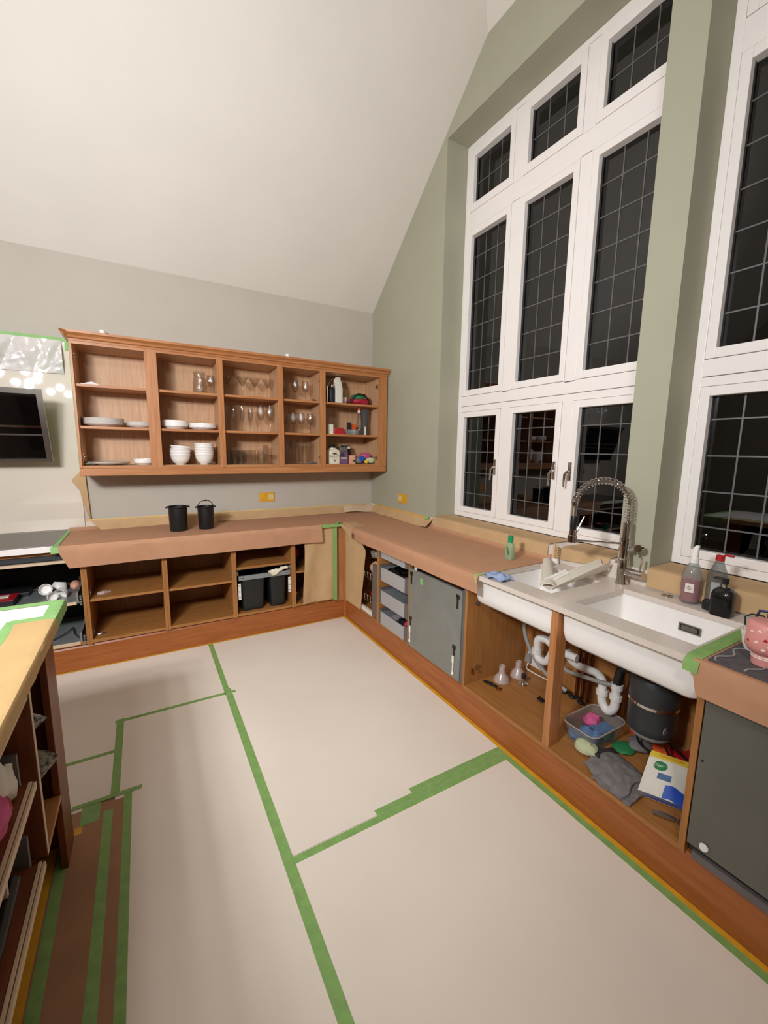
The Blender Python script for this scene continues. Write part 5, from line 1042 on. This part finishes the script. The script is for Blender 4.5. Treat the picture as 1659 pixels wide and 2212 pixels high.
def heart(a, z, s, m):
    P = []; n = 16
    R_ = .0534
    for k in range(n):
        t_ = 2 * PI * k / n; hx_ = 0.8 * math.sin(t_) ** 3; hz_ = -(13 * math.cos(t_) - 5 * math.cos(2 * t_) - 2 * math.cos(3 * t_) - math.cos(4 * t_)) / 16 * .8
        aa = a + hx_ * s / R_; P.append((mx + R_ * math.cos(aa), my + R_ * math.sin(aa), ZM + z + hz_ * s))
    c = (mx + (R_ + .0002) * math.cos(a), my + (R_ + .0002) * math.sin(a), ZM + z)
    obj('heart', MB().add(P + [c], [(k, (k + 1) % n, n) for k in range(n)]), m, mg)
AC = math.atan2(-4.05 - my, -2.18 - mx)      # side that faces the room
for (da, z, m) in ((-.75, .112, 'heart_white'), (-.35, .118, 'heart_white'), (.15, .108, 'heart_white'), (-.45, .082, 'heart_white'), (.15, .075, 'heart_white'), (.6, .1, 'heart_white'), (-.05, .093, 'red'), (-.95, .078, 'red'), (-.1, .062, 'heart_white'), (1.0, .08, 'heart_white')): heart(AC + da, z, .0068, m)
obj('handle', MB().tube([(mx + .030, my - .042, ZM + .115), (mx + .042, my - .070, ZM + .105), (mx + .042, my - .074, ZM + .07), (mx + .030, my - .042, ZM + .055)], .008, 10), 'pink', mg)
def cups(x, y): return MB().lathe([(0, 0), (.020, 0), (.022, .004), (.030, .022), (.032, .040), (.030, .041), (.027, .022), (.018, .006), (0, .006)], 20, (x, y, 0))
o1 = obj('small_cup', cups(0, 0), 'china', None, 'lower white cup stacked behind the pink cup', 'cup', None, local=True); o1.location = (-0.425, -3.525, ZM); o1.rotation_euler = (0, 0, 0)
o2 = dup(o1, (-0.423, -3.522, ZM + .026), 0, 'upper white cup stacked behind the pink cup')
o1.rotation_euler = (0.06, 0, 0)
obj('cable_loop', MB().tube([(-0.40, -3.49, ZM + .07), (-0.395, -3.485, ZM + .098), (-0.385, -3.50, ZM + .11), (-0.38, -3.53, ZM + .112), (-0.38, -3.55, ZM + .09)], .003, 6), 'black_plastic', None, 'thin dark wire loop beside the stacked white cups', 'wire')
ux_, uy_ = -0.175, -3.522
um = thing('blue_mug', 'dark blue mug with round handle at the right edge', 'mug', (ux_, uy_, ZW))
obj('cup', MB().lathe([(0, .0055), (.034, .0055), (.037, .010), (.040, .045), (.040, .098), (.037, .098), (.037, .045), (.033, .012), (0, .011)], 28, (ux_, uy_, ZW)), 'navy', um)
obj('handle', MB().tube([(ux_ - .005, uy_ + .039, ZW + .085), (ux_ - .010, uy_ + .062, ZW + .082), (ux_ - .012, uy_ + .068, ZW + .058), (ux_ - .008, uy_ + .055, ZW + .035), (ux_ - .004, uy_ + .037, ZW + .030)], .005, 10), 'navy', um)
obj('wooden_spoon', MB().tube([(-0.50, -3.66, ZM + .014), (-0.50, -3.75, ZM + .014), (-0.47, -3.95, ZM + .010)], [.022, .012, .008], 12), 'wood_light', None, 'wooden utensil lying on the drying mat beside the pink cup', 'utensil')

# ================================================================== UNDER THE SINKS
ZC = 0.2005
def elbowed(pts, r, n=14): 
    # smooth polyline with rounded corners
    P = [Vector(p) for p in pts]; out = [P[0]]
    for a, b, c in zip(P, P[1:], P[2:]):
        d1 = (a - b); d2 = (c - b); k = min(d1.length, d2.length) * 0.45; p0 = b + d1.normalized() * k; p1 = b + d2.normalized() * k
        for j in range(7): t_ = j / 6; out.append(p0 * (1 - t_) ** 2 + b * 2 * t_ * (1 - t_) + p1 * t_ ** 2)
    out.append(P[-1]); return MB().tube(out, r, n)
tp1 = thing('waste_trap', 'white plastic waste trap under the left sink', 'pipe', (-0.2, -2.6, 0.35))
obj('pipe', elbowed([(-0.25, -2.63, 0.72), (-0.25, -2.63, 0.46), (-0.245, -2.585, 0.385), (-0.24, -2.52, 0.385), (-0.235, -2.510, 0.50), (-0.215, -2.55, 0.512), (-0.20, -2.62, 0.47), (-0.19, -2.74, 0.47)], .022), 'pipe_white', tp1)
for (x, y, z) in ((-0.237, -2.512, 0.425), (-0.25, -2.63, 0.55)): obj('nut', MB().lathe([(.023, -.018), (.029, -.016), (.029, .016), (.023, .018)], 12, (x, y, z), smooth=False), 'pipe_white', tp1)
obj('joint_ring', MB().lathe([(.022, -.004), (.025, -.004), (.025, .004), (.022, .004)], 18, (-0.205, -2.60, 0.482), 'y'), 'pipe_grey', tp1)
obj('hose', elbowed([(-0.24, -2.50, 0.66), (-0.25, -2.42, 0.60), (-0.25, -2.425, 0.50), (-0.24, -2.49, 0.38), (-0.22, -2.58, 0.30), (-0.20, -2.70, 0.26)], .012, 10), 'pipe_grey', tp1)
so = thing('plug_socket', 'white socket with a grey plug on the cabinet back under the left sink', 'socket', (-0.09, -2.42, 0.22))
obj('plate', box(-0.096, -0.0825, -2.335, -2.455, 0.225, 0.335, .003), 'white_plastic', so); obj('plug', MB().loft([rrect(-0.125, -0.0965, -2.372, -2.330, 0.252, .008), rrect(-0.120, -0.0965, -2.370, -2.334, 0.30, .008)]), 'pipe_grey', so); obj('flex', elbowed([(-0.11, -2.36, 0.255), (-0.14, -2.36, 0.215), (-0.13, -2.46, 0.208), (-0.10, -2.60, 0.206)], .004, 8), 'pipe_white', so)
tp2 = thing('waste_trap', 'white plastic U-shaped waste trap beside the grey waste disposer', 'pipe', (-0.22, -2.93, 0.3))
obj('trap', elbowed([(-0.25, -2.998, 0.478), (-0.25, -2.998, 0.345), (-0.25, -2.965, 0.305), (-0.25, -2.930, 0.345), (-0.25, -2.928, 0.455), (-0.22, -2.88, 0.462), (-0.16, -2.72, 0.415), (-0.14, -2.66, 0.42), (-0.092, -2.62, 0.43)], .021), 'pipe_white', tp2)
for (x, y, z) in ((-0.25, -2.998, 0.462), (-0.25, -2.998, 0.405), (-0.25, -2.929, 0.395)): obj('nut', MB().lathe([(.022, -.014), (.028, -.012), (.028, .012), (.022, .014)], 12, (x, y, z), smooth=False), 'pipe_white', tp2)
obj('hose', elbowed([(-0.27, -2.985, 0.468), (-0.275, -2.93, 0.455), (-0.25, -2.80, 0.42), (-0.24, -2.72, 0.40), (-0.23, -2.66, 0.415)], .011, 10), 'pipe_grey', tp2)
obj('outlet_pipe', elbowed([(-0.25, -3.06, 0.585), (-0.25, -3.01, 0.56), (-0.25, -2.998, 0.475)], .021), 'black_plastic', tp2)
ds = thing('waste_disposer', 'dark grey cylindrical waste disposer with steel band under the right sink', 'appliance', (-0.25, -3.165, 0.34))
px_, py_ = -0.25, -3.165
obj('motor_body', MB().lathe([(0, .325), (.075, .325), (.082, .332), (.094, .355), (.096, .38), (.096, .485), (.099, .49), (.099, .58), (.090, .60), (.05, .61), (.045, .72), (0, .72)], 36, (px_, py_, 0)), 'charcoal', ds)
obj('steel_band', MB().lathe([(.0975, .478), (.1005, .480), (.1005, .492), (.0975, .494)], 36, (px_, py_, 0), closed=False), 'chrome', ds)
obj('rating_label', MB().lathe([(.0775, .326), (.083, .332), (.092, .350)], 36, (px_, py_, 0), closed=False).lathe([(.0765, .326), (.082, .331), (.091, .349)], 36, (px_, py_, 0), closed=False), 'grey_drawer', ds)
obj('badge', MB().lathe([(0, 0), (.016, 0), (.016, .003), (0, .003)], 16, (px_ - .055, py_ - .0855, .40), 'y'), 'grey_metal', ds)
for k, pts in enumerate([[(px_ - .02, py_ + .05, .33), (px_ - .03, py_ + .03, .26), (px_ + .01, py_ - .06, .225), (px_ + .03, py_ - .18, .215), (px_ + .05, py_ - .28, .23)], [(px_ - .02, py_ - .06, .335), (px_ - .01, py_ - .10, .26), (px_ + .02, py_ - .20, .22), (px_ + .06, py_ - .285, .225)], [(px_, py_ - .07, .335), (px_ + .03, py_ - .12, .28), (px_ + .06, py_ - .2, .24), (px_ + .08, py_ - .288, .25)]]):
    obj('power_cable', elbowed(pts, .005, 8), 'black_plastic', ds)
for k in range(4): obj('copper_pipe', MB().tube([(-0.11, -2.70 - 0.035 * k - (0.14 if k == 3 else 0), 0.2005), (-0.11, -2.70 - 0.035 * k - (0.14 if k == 3 else 0), 0.70)], .0085, 10), 'copper', None, ['leftmost copper pipe behind the waste trap', 'second copper pipe from the left behind the waste trap', 'third copper pipe from the left behind the waste trap', 'single copper pipe with a valve left of the waste disposer'][k], 'pipe', 'copper pipes on the sink cabinet back')
# suction funnels, knob, hinges, clips on the cabinet floor
for (x, y, lb) in ((-0.365, -2.375, 'front translucent plastic funnel cap under the left sink'), (-0.235, -2.385, 'rear translucent plastic funnel cap under the left sink')):
    obj('funnel_cap', MB().lathe([(.048, 0), (.050, .003), (.040, .030), (.022, .050), (.018, .060), (.019, .098), (.017, .098), (.016, .060), (.020, .048), (.038, .028), (.046, .003)], 24, (x, y, ZC), closed=False), 'frosted_plastic', None, lb, 'cap', 'translucent funnel caps')
kn2 = thing('sink_plug', 'chrome sink plug standing on the cabinet floor', 'plug', (-0.27, -2.462, ZC)); obj('disc', MB().lathe([(0, 0), (.028, 0), (.028, .003), (.008, .006), (0, .006)], 24, (-0.275, -2.462, ZC)), 'chrome', kn2); obj('stem', MB().lathe([(.006, .006), (.006, .034), (0, .034)], 12, (-0.275, -2.462, ZC)), 'chrome', kn2); obj('grip', MB().lathe([(.011, .034), (.013, .038), (.013, .062), (.009, .066), (0, .066)], 14, (-0.275, -2.462, ZC)), 'bin_black', kn2)
hg = thing('hinge_arm', 'bronze cabinet hinge lying near the front under the left sink', 'hinge', (-0.455, -2.40, ZC)); obj('arm', MB().tube([(-0.47, -2.335, ZC + .008), (-0.46, -2.38, ZC + .012), (-0.45, -2.42, ZC + .010)], [.008, .010, .008], 8), 'black_plastic', hg); obj('cup', MB().lathe([(0, 0), (.017, 0), (.017, .011), (.012, .013), (0, .010)], 18, (-0.448, -2.435, ZC)), 'brass', hg)
hg2 = thing('hinge_arm', 'chrome cabinet hinge lying at the front below the wipes packet', 'hinge', (-0.52, -3.385, ZC)); obj('arm', MB().tube([(-0.548, -3.345, ZC + .009), (-0.53, -3.375, ZC + .012), (-0.515, -3.405, ZC + .010)], [.009, .011, .009], 8), 'steel', hg2); obj('cup', MB().lathe([(0, 0), (.017, 0), (.017, .011), (.012, .013), (0, .010)], 18, (-0.50, -3.428, ZC)), 'steel', hg2)
ck = MB(); ck.blob((-0.325, -2.632, ZC + .008), (.016, .022, .009), .4, 2, 71, 12, 8, ZC + .0003); ck.box(-0.330, -0.326, -2.628, -2.624, ZC, ZC + .03); obj('pipe_clip', ck, 'black_plastic', None, 'small black pipe clip on the floor left of the centre post', 'clip')
ck = MB()
for k in range(6): t_ = k / 5; ck.lathe([(0, -.007), (.014, -.006), (.017, 0), (.014, .006), (0, .007)], 12, (-0.135 - .012 * t_ + .008 * (-1) ** k, -2.615 - 0.145 * t_, ZC + .012))
ck.tube([(-0.13, -2.60, ZC + .012), (-0.145, -2.76, ZC + .010), (-0.15, -2.785, ZC + .012)], [.007, .007, .004], 8); obj('pipe_clip', ck, 'black_plastic', None, 'chain of black pipe clips at the back under the right sink', 'clip')
# plastic tub with cloths
tb_ = thing('plastic_tub', 'clear plastic tub holding blue and pink cloths under the right sink', 'tub', (-0.335, -2.955, ZC))
RZ = lambda ring, a, cx, cy: [((p[0] - cx) * math.cos(a) - (p[1] - cy) * math.sin(a) + cx, (p[0] - cx) * math.sin(a) + (p[1] - cy) * math.cos(a) + cy, p[2]) for p in ring]
tcx, tcy, ta = -0.345, -2.960, 0.0
def tr__(i, z, r): return RZ(rrect(tcx - .115 - i, tcx + .115 + i, tcy - .075 - i * .8, tcy + .075 + i * .8, z, r, 5), ta, tcx, tcy)
obj('shell', MB().loft([tr__(-.004, ZC + .0008, .03), tr__(.004, ZC + .045, .032), tr__(.012, ZC + .085, .035), tr__(.017, ZC + .088, .037), tr__(.017, ZC + .091, .037), tr__(.009, ZC + .090, .034), tr__(.001, ZC + .045, .03), tr__(-.008, ZC + .005, .028)]), 'clear_plastic', tb_)
obj('rim', MB().tube([Vector(p) for p in tr__(.017, ZC + .0895, .037)] + [Vector(tr__(.017, ZC + .0895, .037)[0])], .003, 6), 'frosted_plastic', tb_)
for (c, r, sdx, m, lb) in (((-0.41, -2.965, ZC + .050), (.035, .035, .030), 81, 'cloth_denim', 'left small blue cloth ball in the plastic tub'), ((-0.385, -3.000, ZC + .048), (.032, .026, .028), 82, 'cloth_denim', 'front small blue cloth ball in the plastic tub'), ((-0.31, -2.930, ZC + .058), (.045, .036, .034), 84, 'cloth_pink', 'pink cloth in the plastic tub'), ((-0.44, -2.925, ZC + .030), (.025, .035, .024), 85, 'cloth_denim', 'dark blue cloth at the left end of the plastic tub')):
    obj('cloth_ball', MB().blob(c, r, .28, 1.4, sdx, 16, 10, ZC + .008), m, None, lb, 'cloth')
obj('folded_cloth', MB().loft([RZ(rrect(-0.375, -0.27, -3.018, -2.955, ZC + .012 + .05 * k / 5, .012), .1 * math.sin(k), -.32, -2.985) for k in range(6)]), 'cloth_denim', None, 'folded blue cloth at the right of the plastic tub', 'cloth')
obj('sponge_cloth', MB().blob((-0.475, -3.010, ZC + .028), (.040, .055, .030), .22, 1.4, 86, 16, 10, ZC + .0004), 'sage_cloth', None, 'pale green cloth slumped against the front of the tub', 'cloth')
# grey glove / mop cloth
gv = thing('cloth_glove', 'grey striped cloth glove lying in front of the wipes packet', 'glove', (-0.45, -3.15, ZC))
def gl1(u, v): 
    x = -0.555 + 0.200 * v - 0.05 * u; y = -3.050 - 0.20 * u - 0.01 * math.sin(v * 9); h = 0.036 * math.sin(PI * min(1, v * .96 + .02)) ** .6 * (0.45 + .55 * math.sin(PI * min(1, u * .8 + .1)))
    return (x + .012 * nz(u * 5, v * 4), y, ZC + .006 + h + .007 * nz(u * 8, v * 7, 2))
obj('palm', MB().sheet(gl1, 24, 20, .006), 'cloth_grey', gv)
def gl2(u, v): return (-0.600 + 0.15 * v + .015 * nz(u * 5, v * 3), -3.120 - 0.165 * u, ZC + .005 + .016 * abs(nz(u * 5, v * 5, 7)) + .006 * math.sin(PI * v))
obj('cuff_fold', MB().sheet(gl2, 16, 14, .006), 'cloth_grey', gv)
for k in range(3): obj('cuff_stripe', MB().tube([Vector(gl1(.05 + .055 * k, .30 + .68 * j / 12)) + Vector((0, 0, .004)) for j in range(13)], .005, 6), 'ink', gv)
obj('green_bag', MB().blob((-0.30, -3.085, ZC + .012), (.05, .045, .014), .3, 1.5, 91, 16, 8, ZC + .0004), 'green', None, 'flattened green packet between the tub and the wipes packet', 'packet')
obj('grey_cloth', MB().blob((-0.215, -3.115, ZC + .022), (.07, .05, .024), .25, 1.5, 92, 16, 8, ZC + .0004), 'cloth_grey', None, 'dark grey cloth behind the wipes packet', 'cloth')
obj('carrier_bag', MB().blob((-0.15, -3.13, ZC + .018), (.05, .10, .020), .3, 1.5, 93, 18, 10, ZC + .0004), 'orange', None, 'orange plastic bag at the back below the disposer', 'bag')
obj('carrier_bag', MB().blob((-0.165, -3.30, ZC + .028), (.07, .085, .030), .3, 1.5, 94, 18, 10, ZC + .0004), 'red', None, 'red plastic bag behind the wipes packet', 'bag')
# wipes packet, leaning back
wp = thing('wipes_packet', 'white, yellow and blue wipes packet leaning back under the right sink', 'packet', (-0.45, -3.31, ZC))
A0 = Vector((-0.508, -3.262, ZC + .006)); A1 = Vector((-0.440, -3.398, ZC + .006)); UP = Vector((0.145, 0.030, 0.118))
def wpos(u, v, o=0.0):
    nn = (A1 - A0).cross(UP).normalized(); nn = nn if nn.x < 0 else -nn
    bul = 0.020 * math.sin(PI * u) ** .7 * math.sin(PI * min(1, max(0, v))) ** .7
    return A0.lerp(A1, u) + UP * v + nn * (bul + o)
obj('pouch', MB().sheet(lambda u, v: wpos(u, v) - Vector((0, 0, 0)), 18, 18, .003), 'paper_white', wp)
def patch(name, u0, u1, v0, v1, m, o, wav=0.0, par=None): return obj(name, MB().sheet(lambda u, v: wpos(u0 + (u1 - u0) * u, v0 + (v1 - v0) * v + wav * math.sin(u * 5), o), 10, 8, .0006), m, par or wp)
patch('yellow_band', 0.0, 1.0, .86, 1.0, 'yellow', .0022); patch('navy_band', 0.0, 1.0, .0, .07, 'navy', .0022); patch('blue_swirl', .52, 1.0, .07, .34, 'blue', .0024, .03); patch('text_block', .30, .60, .42, .55, 'cloth_denim', .0022)
def ell(cu_, cv_, ru, rv, o, n=24): 
    P = [wpos(cu_ + ru * math.cos(2 * PI * k / n), cv_ + rv * math.sin(2 * PI * k / n), o) for k in range(n)] + [wpos(cu_, cv_, o + .0003)]
    return MB().add(P, [(k, (k + 1) % n, n) for k in range(n)])
ol = obj('oval_logo', ell(.30, .70, .16, .105, .0026), 'green', wp)
# brand lettering on the oval, laid along the pouch face
Xv = (A1 - A0).normalized(); Nn = (A1 - A0).cross(UP).normalized(); Nn = Nn if Nn.x < 0 else -Nn; Yv = Nn.cross(Xv); Yv = Yv if Yv.z > 0 else -Yv
tm = text_mesh('lettering', 'Dettol', .017, 'paper_white', wp, tuple(wpos(.30, .70, .0034)), (0, 0, 0)); _M = Matrix((Xv, Yv, Nn)).transposed(); tm.rotation_euler = _M.to_euler()
tm2 = text_mesh('lettering', 'DISINFECTANT WIPES', .0085, 'orange', wp, tuple(wpos(.5, .93, .0032)), (0, 0, 0)); tm2.rotation_euler = _M.to_euler()
obj('back_pouch', MB().sheet(lambda u, v: wpos(u, v) + (Vector((.012, .003, -.012)) * math.sin(PI * u) * math.sin(PI * v)) + Vector((.003, 0, -.002)), 12, 12, .003), 'paper_white', wp)
